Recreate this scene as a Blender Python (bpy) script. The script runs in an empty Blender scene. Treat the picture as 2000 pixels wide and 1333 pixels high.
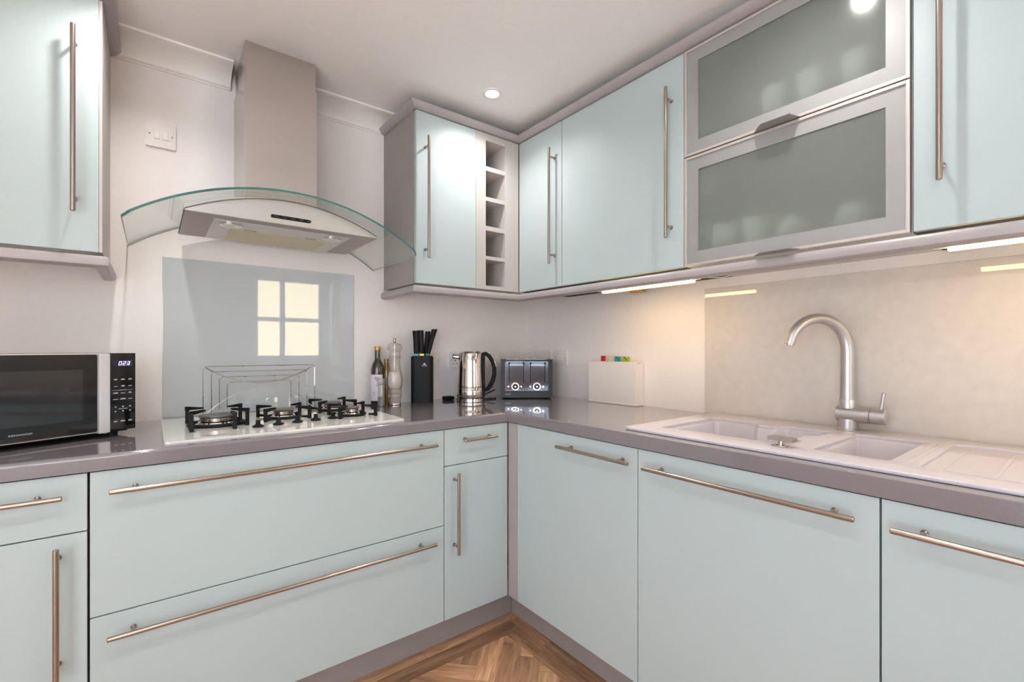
import bpy, bmesh, math, random
from mathutils import Matrix, Vector
R_ = math.radians
scene = bpy.context.scene
COL = scene.collection
random.seed(7)

# ------------------------------------------------------------------ camera, world, light, exposure
cam_d = bpy.data.cameras.new('camera')
cam_d.sensor_width = 36.0
cam_d.lens = 909.37 * 36.0 / 2000.0
cam_d.shift_y = 15.57 / 2000.0
cam_d.clip_start = 0.02
cam = bpy.data.objects.new('camera', cam_d)
cam.location = (-1.7768, -2.1282, 1.1693)
cam.rotation_euler = (R_(90), 0, -0.6595)
COL.objects.link(cam)
scene.camera = cam

vs = scene.view_settings
vs.view_transform = 'Standard'
vs.look = 'None'
vs.exposure = 0.06
vs.gamma = 1.0
vs.use_curve_mapping = False
scene.cycles.use_denoising = True
scene.cycles.max_bounces = 12
scene.cycles.diffuse_bounces = 9
scene.cycles.glossy_bounces = 5
scene.cycles.transmission_bounces = 8
scene.cycles.transparent_max_bounces = 12
scene.cycles.caustics_reflective = False
scene.cycles.sample_clamp_indirect = 6.0

world = bpy.data.worlds.new('sky')
scene.world = world
world.use_nodes = True
wn = world.node_tree
bg = wn.nodes['Background']
bg.inputs[0].default_value = (0.80, 0.90, 1.0, 1)
bg.inputs[1].default_value = 6.5

sun_d = bpy.data.lights.new('sun', 'SUN'); sun_d.energy = 21.0; sun_d.angle = R_(1.0); sun_d.color = (1.0, 0.985, 0.96)
sun = bpy.data.objects.new('sun', sun_d); COL.objects.link(sun)
sun.rotation_euler = Vector((0.12, -0.80, -0.62)).to_track_quat('-Z', 'Y').to_euler()

CEIL = 2.255
DOWNLIGHT_W = 4.8
DOWNLIGHT_COL = (1.0, 0.975, 0.95)
STRIP_COL = (1.0, 0.61, 0.17)

def portal(name, loc, rot, sx, sy):
    d = bpy.data.lights.new(name, 'AREA')
    d.shape = 'RECTANGLE'; d.size = sx; d.size_y = sy
    d.cycles.is_portal = True
    o = bpy.data.objects.new(name, d)
    o.location = loc; o.rotation_euler = rot
    COL.objects.link(o)
portal('window_daylight', (-0.60, -3.10, 1.49), (R_(90), 0, R_(0)), 0.92, 0.96)
portal('fill_window_daylight', (-2.40, -3.10, 1.48), (R_(90), 0, R_(0)), 1.10, 1.16)  # portal of the added fill window
portal('fill_door_daylight', (-3.10, -2.42, 1.10), (R_(90), 0, R_(-90)), 1.12, 2.0)  # portal of the added glazed door

# ------------------------------------------------------------------ helpers
WM = {}
def wm(o):
    return WM.get(o.name, Matrix.Identity(4)) if o else Matrix.Identity(4)

def thing(name, label, cat, loc=(0, 0, 0), rz=0.0, group=None):
    o = bpy.data.objects.new(name, None)
    o.empty_display_size = 0.05
    COL.objects.link(o)
    o.location = loc; o.rotation_euler = (0, 0, rz)
    o['label'] = label; o['category'] = cat
    if group: o['group'] = group
    WM[o.name] = Matrix.Translation(loc) @ Matrix.Rotation(rz, 4, 'Z')
    return o

def obj(name, bm, mat, parent=None, smooth=False, local=False, angle=35):
    """link bm as ONE mesh object; coordinates are world ones unless local"""
    if parent is not None and not local:
        bm.transform(wm(parent).inverted())
    bmesh.ops.recalc_face_normals(bm, faces=bm.faces[:])
    me = bpy.data.meshes.new(name)
    bm.to_mesh(me); bm.free()
    mats = mat if isinstance(mat, (list, tuple)) else [mat]
    for m in mats: me.materials.append(m)
    if smooth:
        me.polygons.foreach_set('use_smooth', [True] * len(me.polygons))
        me.set_sharp_from_angle(angle=R_(angle))
    o = bpy.data.objects.new(name, me)
    COL.objects.link(o)
    if parent is not None:
        o.parent = parent
        WM[o.name] = wm(parent).copy()
    return o

def tag(o, label, cat, group=None):
    o['label'] = label; o['category'] = cat
    if group: o['group'] = group
    return o

def struct(o):
    o['kind'] = 'structure'; return o

def copy_tree(o, parent=None):
    c = o.copy(); COL.objects.link(c); c.parent = parent
    WM[c.name] = wm(o).copy()
    for ch in list(o.children): copy_tree(ch, c)
    return c

def nb(): return bmesh.new()

def merge(bm, tmp):
    me = bpy.data.meshes.new('tmp'); tmp.to_mesh(me); tmp.free()
    bm.from_mesh(me); bpy.data.meshes.remove(me)
    return bm

def bx(bm, x0, x1, y0, y1, z0, z1, bev=0.0, seg=2, M=None, mi=0):
    t = nb()
    bmesh.ops.create_cube(t, size=1.0)
    x0, x1 = min(x0, x1), max(x0, x1); y0, y1 = min(y0, y1), max(y0, y1); z0, z1 = min(z0, z1), max(z0, z1)
    for v in t.verts:
        v.co = Vector((x0 if v.co.x < 0 else x1, y0 if v.co.y < 0 else y1, z0 if v.co.z < 0 else z1))
    if bev > 0:
        bmesh.ops.bevel(t, geom=t.edges[:], offset=bev, segments=seg, profile=0.6, affect='EDGES')
    if M is not None: t.transform(M)
    for f in t.faces: f.material_index = mi
    return merge(bm, t)

def box(x0, x1, y0, y1, z0, z1, bev=0.0, seg=2):
    return bx(nb(), x0, x1, y0, y1, z0, z1, bev, seg)

def ring_pts(c, ax, r, n, ref=None):
    ax = Vector(ax).normalized()
    ref = Vector(ref) if ref is not None else (Vector((0, 0, 1)) if abs(ax.z) < 0.9 else Vector((1, 0, 0)))
    u = ax.cross(ref).normalized(); v = ax.cross(u).normalized()
    return [Vector(c) + r * (math.cos(2 * math.pi * i / n) * u + math.sin(2 * math.pi * i / n) * v) for i in range(n)]

def bridge(bm, rings, cap=True, closed=False, mi=0):
    vr = [[bm.verts.new(p) for p in r] for r in rings]
    n = len(vr[0])
    pairs = list(zip(vr[:-1], vr[1:])) + ([(vr[-1], vr[0])] if closed else [])
    for a, b in pairs:
        for i in range(n):
            f = bm.faces.new((a[i], a[(i + 1) % n], b[(i + 1) % n], b[i])); f.material_index = mi
    if cap and not closed:
        f = bm.faces.new(vr[0][::-1]); f.material_index = mi
        f = bm.faces.new(vr[-1]); f.material_index = mi
    return bm

def cyl(bm, p0, p1, r0, r1=None, n=20, mi=0):
    r1 = r0 if r1 is None else r1
    ax = Vector(p1) - Vector(p0)
    return bridge(bm, [ring_pts(p0, ax, r0, n), ring_pts(p1, ax, r1, n)], mi=mi)

def tube(bm, pts, r, n=8, closed=False, mi=0):
    pts = [Vector(p) for p in pts]
    rs = r if isinstance(r, (list, tuple)) else [r] * len(pts)
    rings = []; ref = None
    m = len(pts)
    for i, p in enumerate(pts):
        a = pts[(i - 1) % m] if (closed or i > 0) else p
        b = pts[(i + 1) % m] if (closed or i < m - 1) else p
        t = (b - a).normalized()
        if ref is None:
            ref = Vector((0, 0, 1)) if abs(t.z) < 0.9 else Vector((1, 0, 0))
        u = t.cross(ref).normalized(); v = u.cross(t).normalized(); ref = v
        rings.append([p + rs[i] * (math.cos(2 * math.pi * k / n) * u + math.sin(2 * math.pi * k / n) * v) for k in range(n)])
    return bridge(bm, rings, cap=not closed, closed=closed, mi=mi)

def lathe(bm, prof, c=(0, 0, 0), n=32, mi=0):
    cx, cy, cz = c
    rings = [[Vector((cx + r * math.cos(2 * math.pi * i / n), cy + r * math.sin(2 * math.pi * i / n), cz + z)) for i in range(n)] for r, z in prof]
    return bridge(bm, rings, mi=mi)

def prism(bm, pts, lo, hi, axis='z', mi=0, M=None):
    def P(a, b, h):
        return Vector((a, b, h)) if axis == 'z' else (Vector((a, h, b)) if axis == 'y' else Vector((h, a, b)))
    t = nb()
    A = [t.verts.new(P(a, b, lo)) for a, b in pts]; B = [t.verts.new(P(a, b, hi)) for a, b in pts]
    n = len(pts)
    for i in range(n): t.faces.new((A[i], A[(i + 1) % n], B[(i + 1) % n], B[i]))
    t.faces.new(A[::-1]); t.faces.new(B)
    if M is not None: t.transform(M)
    for f in t.faces: f.material_index = mi
    return merge(bm, t)

def round_poly(pts, r, n=5):
    """round the corners of a polygon; r may be a list"""
    out = []; m = len(pts)
    for i, p in enumerate(pts):
        p = Vector(p); a = Vector(pts[i - 1]); b = Vector(pts[(i + 1) % m])
        rr = r[i] if isinstance(r, (list, tuple)) else r
        if rr <= 0: out.append((p.x, p.y)); continue
        da = (a - p).normalized(); db = (b - p).normalized()
        for k in range(n + 1):
            t = k / n
            q = (1 - t) ** 2 * (p + da * rr) + 2 * t * (1 - t) * p + t * t * (p + db * rr)
            out.append((q.x, q.y))
    return out

def sweep_profile(bm, path, prof):
    """sweep a closed (outward, z) profile along a 2D path with mitred corners; outward = right of travel"""
    P = [Vector(p) for p in path]; rings = []
    for i, p in enumerate(P):
        ns = []
        if i > 0: d = (P[i] - P[i - 1]).normalized(); ns.append(Vector((d.y, -d.x)))
        if i < len(P) - 1: d = (P[i + 1] - P[i]).normalized(); ns.append(Vector((d.y, -d.x)))
        if len(ns) == 1: n = ns[0]
        else:
            n = (ns[0] + ns[1]); n = n / max(1e-6, n.dot(ns[0]))
        rings.append([Vector((p.x + n.x * d_, p.y + n.y * d_, z)) for d_, z in prof])
    return bridge(bm, rings)

def from_temp(o):
    dg = bpy.context.evaluated_depsgraph_get()
    me = bpy.data.meshes.new_from_object(o.evaluated_get(dg))
    t = nb(); t.from_mesh(me); bpy.data.meshes.remove(me)
    d = o.data
    bpy.data.objects.remove(o); bpy.data.curves.remove(d)
    return t

def plate(loops, z, half, bev=0.0, res=2):
    """flat plate with holes, from 2D loops, centred on height z"""
    c = bpy.data.curves.new('tmp_curve', 'CURVE'); c.dimensions = '2D'; c.fill_mode = 'BOTH'
    c.extrude = half; c.bevel_depth = bev; c.bevel_resolution = res
    if bev: c.offset = -bev
    for L in loops:
        s = c.splines.new('POLY'); s.points.add(len(L) - 1)
        for pt, (x, y) in zip(s.points, L): pt.co = (x, y, 0, 1)
        s.use_cyclic_u = True
    o = bpy.data.objects.new('tmp_curve', c); COL.objects.link(o)
    bpy.context.view_layer.update()
    t = from_temp(o)
    bmesh.ops.translate(t, verts=t.verts[:], vec=(0, 0, z))
    bmesh.ops.remove_doubles(t, verts=t.verts[:], dist=1e-5)
    return t

def text_bm(s, size, depth=0.0004, shear=0.0, align='CENTER'):
    c = bpy.data.curves.new('tmp_text', 'FONT'); c.body = s; c.size = size; c.extrude = depth
    c.align_x = align; c.align_y = 'CENTER'; c.shear = shear; c.resolution_u = 3
    o = bpy.data.objects.new('tmp_text', c); COL.objects.link(o)
    bpy.context.view_layer.update()
    return from_temp(o)

def cells(xs, ys, present, z0, z1):
    """solid made of grid cells, shared inner faces left out"""
    bm = nb(); V = {}
    def v(i, j, k):
        if (i, j, k) not in V: V[(i, j, k)] = bm.verts.new((xs[i], ys[j], (z0, z1)[k]))
        return V[(i, j, k)]
    nx, ny = len(xs) - 1, len(ys) - 1
    P = lambda i, j: 0 <= i < nx and 0 <= j < ny and present(i, j)
    for i in range(nx):
        for j in range(ny):
            if not P(i, j): continue
            bm.faces.new((v(i, j, 1), v(i + 1, j, 1), v(i + 1, j + 1, 1), v(i, j + 1, 1)))
            bm.faces.new((v(i, j, 0), v(i, j + 1, 0), v(i + 1, j + 1, 0), v(i + 1, j, 0)))
            if not P(i - 1, j): bm.faces.new((v(i, j, 0), v(i, j, 1), v(i, j + 1, 1), v(i, j + 1, 0)))
            if not P(i + 1, j): bm.faces.new((v(i + 1, j, 0), v(i + 1, j + 1, 0), v(i + 1, j + 1, 1), v(i + 1, j, 1)))
            if not P(i, j - 1): bm.faces.new((v(i, j, 0), v(i + 1, j, 0), v(i + 1, j, 1), v(i, j, 1)))
            if not P(i, j + 1): bm.faces.new((v(i, j + 1, 0), v(i, j + 1, 1), v(i + 1, j + 1, 1), v(i + 1, j + 1, 0)))
    return bm

# ------------------------------------------------------------------ materials
def srgb(r, g, b):
    f = lambda c: (c / 255 / 12.92) if c / 255 <= 0.04045 else ((c / 255 + 0.055) / 1.055) ** 2.4
    return (f(r), f(g), f(b), 1)

def mat(name, col, rough=0.5, metal=0.0, spec=0.5, var=0.0, scale=20.0, stretch=(1, 1, 1), bump=0.0, rvar=0.0,
        coat=0.0, emit=None, estr=0.0, ior=None, trans=0.0, detail=4.0, aniso=0.0, coat_ior=1.5):
    m = bpy.data.materials.new(name); m.use_nodes = True
    nt = m.node_tree; N = nt.nodes; L = nt.links
    b = N['Principled BSDF']
    b.inputs['Roughness'].default_value = rough; b.inputs['Metallic'].default_value = metal
    b.inputs['Specular IOR Level'].default_value = spec
    b.inputs['Coat Weight'].default_value = coat
    b.inputs['Coat Roughness'].default_value = 0.02
    b.inputs['Coat IOR'].default_value = coat_ior
    b.inputs['Transmission Weight'].default_value = trans
    b.inputs['Anisotropic'].default_value = aniso
    if ior: b.inputs['IOR'].default_value = ior
    if emit: b.inputs['Emission Color'].default_value = emit; b.inputs['Emission Strength'].default_value = estr
    tc = N.new('ShaderNodeTexCoord'); mp = N.new('ShaderNodeMapping'); mp.inputs['Scale'].default_value = stretch
    L.new(tc.outputs['Object'], mp.inputs['Vector'])
    nz = N.new('ShaderNodeTexNoise'); nz.inputs['Scale'].default_value = scale; nz.inputs['Detail'].default_value = detail
    L.new(mp.outputs['Vector'], nz.inputs['Vector'])
    rp = N.new('ShaderNodeValToRGB')
    rp.color_ramp.elements[0].position = 0.3; rp.color_ramp.elements[1].position = 0.7
    rp.color_ramp.elements[0].color = [max(0, c * (1 - var)) for c in col[:3]] + [1]
    rp.color_ramp.elements[1].color = [min(1, c * (1 + var)) for c in col[:3]] + [1]
    L.new(nz.outputs['Fac'], rp.inputs['Fac']); L.new(rp.outputs['Color'], b.inputs['Base Color'])
    if rvar:
        mr = N.new('ShaderNodeMapRange')
        mr.inputs['To Min'].default_value = max(0.0, rough - rvar); mr.inputs['To Max'].default_value = rough + rvar
        L.new(nz.outputs['Fac'], mr.inputs['Value']); L.new(mr.outputs['Result'], b.inputs['Roughness'])
    if bump:
        bp = N.new('ShaderNodeBump'); bp.inputs['Strength'].default_value = bump; bp.inputs['Distance'].default_value = 0.002
        L.new(nz.outputs['Fac'], bp.inputs['Height']); L.new(bp.outputs['Normal'], b.inputs['Normal'])
    return m

def thin_glass(name, tint, refl=1.0, rough=0.0, haze=0.0, haze_col=(0.8, 0.85, 0.85, 1)):
    """clear sheet: transparent with a fresnel mirror on top, light passes through"""
    m = bpy.data.materials.new(name); m.use_nodes = True
    nt = m.node_tree; N = nt.nodes; L = nt.links
    N.remove(N['Principled BSDF']); out = N['Material Output']
    tr = N.new('ShaderNodeBsdfTransparent'); tr.inputs['Color'].default_value = tint
    gl = N.new('ShaderNodeBsdfGlossy'); gl.inputs['Roughness'].default_value = rough
    fr = N.new('ShaderNodeLayerWeight'); fr.inputs['Blend'].default_value = 0.5
    pw = N.new('ShaderNodeMath'); pw.operation = 'POWER'; pw.inputs[1].default_value = 5.0
    L.new(fr.outputs['Facing'], pw.inputs[0])
    mu = N.new('ShaderNodeMath'); mu.operation = 'MULTIPLY_ADD'; mu.inputs[1].default_value = 0.9 * refl; mu.inputs[2].default_value = 0.04 * refl
    mu.use_clamp = True
    L.new(pw.outputs[0], mu.inputs[0])
    mx = N.new('ShaderNodeMixShader')
    L.new(mu.outputs[0], mx.inputs['Fac']); L.new(gl.outputs[0], mx.inputs[2])
    if haze > 0:
        df = N.new('ShaderNodeBsdfDiffuse'); df.inputs['Color'].default_value = haze_col
        nz = N.new('ShaderNodeTexNoise'); nz.inputs['Scale'].default_value = 8
        mr = N.new('ShaderNodeMapRange'); mr.inputs['To Min'].default_value = haze * 0.9; mr.inputs['To Max'].default_value = haze * 1.1
        L.new(nz.outputs['Fac'], mr.inputs['Value'])
        m2 = N.new('ShaderNodeMixShader'); L.new(mr.outputs[0], m2.inputs['Fac'])
        L.new(tr.outputs[0], m2.inputs[1]); L.new(df.outputs[0], m2.inputs[2]); L.new(m2.outputs[0], mx.inputs[1])
    else:
        L.new(tr.outputs[0], mx.inputs[1])
    L.new(mx.outputs[0], out.inputs['Surface'])
    return m

def wood(name, cols):
    m = bpy.data.materials.new(name); m.use_nodes = True
    nt = m.node_tree; N = nt.nodes; L = nt.links; b = N['Principled BSDF']
    tc = N.new('ShaderNodeTexCoord'); oi = N.new('ShaderNodeObjectInfo')
    ad = N.new('ShaderNodeVectorMath'); ad.operation = 'MULTIPLY_ADD'
    L.new(oi.outputs['Random'], ad.inputs[0]); ad.inputs[1].default_value = (7, 5, 3); L.new(tc.outputs['Object'], ad.inputs[2])
    mp = N.new('ShaderNodeMapping'); mp.inputs['Scale'].default_value = (2.2, 26, 26); L.new(ad.outputs[0], mp.inputs['Vector'])
    nz = N.new('ShaderNodeTexNoise'); nz.inputs['Scale'].default_value = 2.2; nz.inputs['Detail'].default_value = 7; nz.inputs['Distortion'].default_value = 0.9
    L.new(mp.outputs[0], nz.inputs['Vector'])
    rp = N.new('ShaderNodeValToRGB'); e = rp.color_ramp.elements
    e[0].position = 0.28; e[0].color = cols[0]; e[1].position = 0.72; e[1].color = cols[2]
    k = rp.color_ramp.elements.new(0.5); k.color = cols[1]
    L.new(nz.outputs['Fac'], rp.inputs['Fac'])
    hs = N.new('ShaderNodeHueSaturation')
    mr = N.new('ShaderNodeMapRange'); mr.inputs['To Min'].default_value = 0.62; mr.inputs['To Max'].default_value = 1.30
    L.new(oi.outputs['Random'], mr.inputs['Value']); L.new(mr.outputs[0], hs.inputs['Value']); L.new(rp.outputs[0], hs.inputs['Color'])
    L.new(hs.outputs[0], b.inputs['Base Color']); b.inputs['Roughness'].default_value = 0.38
    bp = N.new('ShaderNodeBump'); bp.inputs['Strength'].default_value = 0.12; bp.inputs['Distance'].default_value = 0.001
    L.new(nz.outputs['Fac'], bp.inputs['Height']); L.new(bp.outputs[0], b.inputs['Normal'])
    return m

M = {}
M['wall'] = mat('wall_paint', srgb(240, 233, 231), 0.75, var=0.012, scale=60, bump=0.03)
M['ceiling'] = mat('ceiling_paint', srgb(247, 243, 241), 0.8, var=0.01, scale=50, bump=0.02)
M['cove'] = mat('coving_paint', srgb(238, 232, 228), 0.6, var=0.01, scale=40)
M['door'] = mat('mint_door', srgb(178, 190, 191), 0.44, spec=0.32, var=0.008, scale=6)
M['carcass'] = mat('grey_carcass', srgb(150, 145, 141), 0.5, var=0.02, scale=(14), stretch=(6, 6, 1))
M['dark'] = mat('dark_gap_board', srgb(60, 58, 57), 0.8, var=0.05, scale=20)
M['rack'] = mat('rack_laminate', srgb(188, 181, 176), 0.45, var=0.02, scale=10, stretch=(8, 8, 1))
M['trim'] = mat('lilac_grey_trim', srgb(166, 158, 159), 0.35, var=0.012, scale=18)
M['plinth'] = mat('plinth_board', srgb(160, 151, 148), 0.4, var=0.03, scale=12, stretch=(1, 1, 3))
M['worktop'] = mat('mauve_worktop', srgb(121, 113, 117), 0.10, spec=0.6, var=0.05, scale=420, detail=2, coat=0.85)
M['steel'] = mat('brushed_handle_steel', srgb(176, 162, 151), 0.24, 1.0, var=0.03, scale=60, stretch=(1, 1, 1))
M['hoodsteel'] = mat('brushed_hood_steel', srgb(198, 191, 187), 0.24, 1.0, var=0.05, scale=3.5, stretch=(1, 1, 1.6), rvar=0.08)
M['hoodsteel2'] = mat('brushed_canopy_steel', srgb(205, 203, 203), 0.34, 1.0, var=0.03, scale=40, stretch=(1, 14, 14), rvar=0.04)
M['alu'] = mat('satin_aluminium', srgb(158, 157, 156), 0.5, 0.3, var=0.012, scale=30)
M['alu_lip'] = mat('bright_aluminium_lip', srgb(206, 198, 193), 0.38, 0.5, var=0.01, scale=30)
M['silver'] = mat('silver_paint', srgb(206, 205, 206), 0.4, 0.2, var=0.01, scale=30)
M['chrome'] = mat('polished_chrome', srgb(225, 220, 215), 0.07, 1.0, var=0.01, scale=20)
M['tap'] = mat('satin_nickel', srgb(205, 202, 202), 0.42, 1.0, var=0.02, scale=80)
M['satin'] = mat('satin_steel_knob', srgb(178, 168, 160), 0.45, 0.8, var=0.03, scale=60)
M['black'] = mat('black_plastic', srgb(15, 15, 16), 0.5, spec=0.25, var=0.1, scale=30)
M['iron'] = mat('black_cast_iron', srgb(14, 13, 13), 0.6, spec=0.3, var=0.15, scale=90, bump=0.15)
M['cap'] = mat('grey_enamel_cap', srgb(92, 91, 89), 0.4, var=0.06, scale=60)
M['blackgloss'] = mat('black_glass', srgb(16, 16, 18), 0.06, spec=0.6, var=0.05, scale=10)
M['charcoal'] = mat('charcoal_enamel', srgb(36, 36, 41), 0.32, spec=0.35, var=0.03, scale=20)
M['white'] = mat('white_plastic', srgb(238, 232, 228), 0.35, var=0.01, scale=20)
M['plate'] = mat('white_socket_plastic', srgb(232, 226, 224), 0.35, var=0.01, scale=20)
M['hobglass'] = mat('white_hob_glass', srgb(232, 230, 224), 0.08, spec=0.5, var=0.01, scale=10, coat=0.5)
M['sink'] = mat('lilac_white_composite', srgb(206, 199, 204), 0.28, var=0.02, scale=300, detail=2)
M['splashA'] = mat('pale_grey_glass', srgb(192, 197, 200), 0.015, spec=0.75, var=0.004, scale=4, coat=1.0, coat_ior=1.65)
M['splashB'] = mat('cream_stone_glass', srgb(214, 205, 198), 0.03, spec=0.6, var=0.035, scale=34, detail=8, coat=0.6)
M['glassedge'] = mat('green_glass_edge', srgb(44, 108, 99), 0.08, spec=0.8, var=0.3, scale=3, stretch=(2, 1, 1), coat=0.6)
M['glassside'] = mat('ground_glass_edge', srgb(150, 156, 150), 0.2, var=0.05, scale=10)
M['canopy'] = thin_glass('canopy_glass', (0.955, 0.985, 0.975, 1), 0.9)
M['pane'] = thin_glass('window_glass', (0.97, 0.98, 0.98, 1), 0.8)
M['clear'] = thin_glass('clear_acrylic', (0.90, 0.88, 0.87, 1), 1.6, haze=0.22, haze_col=srgb(225, 215, 212))
M['clearglass'] = thin_glass('clear_glass', (0.90, 0.92, 0.90, 1), 1.8, haze=0.22)  # haze paints pale highlights into the glass
M['olive'] = mat('dark_olive_glass', srgb(44, 40, 14), 0.06, spec=0.8, var=0.2, scale=6, coat=0.5)
M['oil'] = mat('golden_oil_glass', srgb(150, 108, 14), 0.08, spec=0.7, var=0.25, scale=8, coat=0.5)
M['gold'] = mat('gold_cap', srgb(196, 160, 84), 0.3, 0.6, var=0.05, scale=30)
M['label'] = mat('paper_label', srgb(226, 218, 224), 0.6, var=0.02, scale=40)
M['ink'] = mat('printed_ink', srgb(110, 100, 118), 0.6, var=0.05, scale=40)
M['print'] = mat('pale_print', srgb(186, 186, 190), 0.5, var=0.03, scale=40)
M['salt'] = mat('white_salt', srgb(240, 232, 230), 0.8, var=0.03, scale=300, bump=0.1)
M['pepper'] = mat('peppercorns', srgb(62, 52, 48), 0.8, var=0.4, scale=300, bump=0.2)
M['filter'] = mat('filter_mesh', srgb(204, 196, 168), 0.5, 0.2, var=0.08, scale=140)
M['panel'] = mat('filter_panel', srgb(214, 208, 204), 0.42, 0.5, var=0.02, scale=30)
M['under'] = mat('shaded_underside_steel', srgb(160, 148, 142), 0.36, 0.6, var=0.03, scale=40, stretch=(1, 14, 14))  # darker copy of the canopy steel; shade from below painted into the colour
M['gasket'] = mat('taupe_gasket', srgb(104, 94, 84), 0.6, var=0.05, scale=30)
M['lens'] = mat('lamp_lens', srgb(225, 222, 216), 0.2, var=0.03, scale=60)
M['brass'] = mat('brass_catch', srgb(186, 140, 84), 0.4, 0.5, var=0.1, scale=60)
M['red'] = mat('red_tab', srgb(196, 24, 40), 0.4, var=0.02, scale=20)
M['teal'] = mat('teal_tab', srgb(60, 150, 165), 0.4, var=0.02, scale=20)
M['lime'] = mat('lime_tab', srgb(168, 196, 40), 0.4, var=0.02, scale=20)
M['palegreen'] = mat('pale_green_tab', srgb(206, 218, 176), 0.4, var=0.02, scale=20)
M['darkgreen'] = mat('dark_green_band', srgb(40, 92, 60), 0.4, var=0.02, scale=20)
M['display'] = mat('lit_digits', srgb(205, 205, 255), 0.4, emit=srgb(190, 190, 255), estr=1.5)
M['dispbg'] = mat('display_window', srgb(40, 40, 60), 0.12, var=0.05, scale=8)
M['lamp'] = mat('downlight_lens', (1, 1, 1, 1), 0.4, emit=(1.0, 0.95, 0.88, 1), estr=14.0)
M['striplamp'] = mat('strip_lens', (1, 0.9, 0.7, 1), 0.4, emit=(1.0, 0.72, 0.32, 1), estr=14.0)
M['cabin'] = mat('cabinet_inside', srgb(205, 205, 202), 0.6, var=0.02, scale=10)
M['china'] = mat('white_china', srgb(245, 243, 240), 0.25, var=0.01, scale=10)
M['tall'] = mat('grey_tall_panel', srgb(178, 178, 178), 0.5, var=0.01, scale=8)
M['cream'] = mat('cream_render', srgb(188, 172, 140), 0.9, var=0.04, scale=12, bump=0.1)
M['shutter'] = mat('grey_louvre', srgb(176, 184, 200), 0.6, var=0.03, scale=20)
M['paintwood'] = mat('white_window_paint', srgb(238, 240, 246), 0.35, var=0.01, scale=20)
M['oak'] = wood('oak_plank', [srgb(142, 102, 74), srgb(184, 138, 104), srgb(208, 166, 128)])
M['oakbase'] = wood('oak_floor', [srgb(132, 94, 66), srgb(180, 134, 100), srgb(208, 168, 130)])
M['paving'] = mat('pale_bounce_paving', srgb(240, 239, 236), 0.9, var=0.08, scale=6)  # unseen ground, made pale to throw light up to the ceiling
def frosted():
    m = bpy.data.materials.new('frosted_glass'); m.use_nodes = True
    nt = m.node_tree; N = nt.nodes; L = nt.links; out = N['Material Output']; N.remove(N['Principled BSDF'])
    rf = N.new('ShaderNodeBsdfRefraction'); rf.inputs['IOR'].default_value = 1.03; rf.inputs['Roughness'].default_value = 0.27
    rf.inputs['Color'].default_value = (0.86, 0.90, 0.88, 1)
    df = N.new('ShaderNodeBsdfDiffuse'); df.inputs['Color'].default_value = srgb(176, 178, 176)
    tl = N.new('ShaderNodeBsdfTranslucent'); tl.inputs['Color'].default_value = srgb(225, 230, 226)
    gl = N.new('ShaderNodeBsdfGlossy'); gl.inputs['Roughness'].default_value = 0.12
    nz = N.new('ShaderNodeTexNoise'); nz.inputs['Scale'].default_value = 5
    mr = N.new('ShaderNodeMapRange'); mr.inputs['To Min'].default_value = 0.27; mr.inputs['To Max'].default_value = 0.31
    L.new(nz.outputs['Fac'], mr.inputs['Value'])
    a = N.new('ShaderNodeMixShader'); L.new(mr.outputs[0], a.inputs['Fac']); L.new(rf.outputs[0], a.inputs[1]); L.new(df.outputs[0], a.inputs[2])
    t = N.new('ShaderNodeMixShader'); t.inputs['Fac'].default_value = 0.25; L.new(a.outputs[0], t.inputs[1]); L.new(tl.outputs[0], t.inputs[2])
    c = N.new('ShaderNodeMixShader'); c.inputs['Fac'].default_value = 0.05; L.new(t.outputs[0], c.inputs[1]); L.new(gl.outputs[0], c.inputs[2])
    L.new(c.outputs[0], out.inputs['Surface'])
    return m
M['frost'] = frosted()

# ------------------------------------------------------------------ the room shell
XL, YF = -3.05, -3.05          # left wall and the wall behind the camera
def wall_with_hole(name, axis, pos, t, a0, a1, h0, h1, z1):
    """wall slab in plane axis=pos with one opening a0..a1 x h0..h1"""
    bm = nb()
    lo, hi = (XL - 0.2, 0.2) if axis == 'y' else (YF - 0.2, 0.2)
    for (p0, p1, q0, q1) in ((lo, a0, 0 - .02, z1), (a1, hi, -.02, z1), (a0, a1, -.02, h0), (a0, a1, h1, z1)):
        if axis == 'y': bx(bm, p0, p1, pos - t, pos, q0, q1)
        else: bx(bm, pos - t, pos, p0, p1, q0, q1)
    return struct(obj(name, bm, M['wall']))

wall_back = struct(obj('wall_back', box(XL - .2, 0.2, 0.0, 0.2, -0.02, CEIL + .1), M['wall']))
wall_right = struct(obj('wall_right', box(0.0, 0.2, YF - .2, 0.0, -0.02, CEIL + .1), M['wall']))
bm = nb()
for (p0, p1, q0, q1) in ((XL - .2, -2.95, -.02, 2.355), (-2.95, -1.85, -.02, .90), (-2.95, -1.85, 2.06, 2.355), (-1.85, -1.02, -.02, 2.355), (-1.02, -.16, -.02, 1.0), (-1.02, -.16, 1.98, 2.355), (-.16, .2, -.02, 2.355)):
    bx(bm, p0, p1, YF - .24, YF, q0, q1)
wall_front = struct(obj('wall_front', bm, M['wall']))
wall_left = wall_with_hole('wall_left', 'x', XL, 0.2, -2.98, -1.86, 0.02, 2.10, CEIL + .1)
ceiling = struct(obj('ceiling', box(XL - .2, .2, YF - .2, .2, CEIL, CEIL + .12), M['ceiling']))
floor = struct(obj('floor', box(XL - .2, .2, YF - .24, .2, -0.08, -0.004), M['oakbase']))

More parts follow.
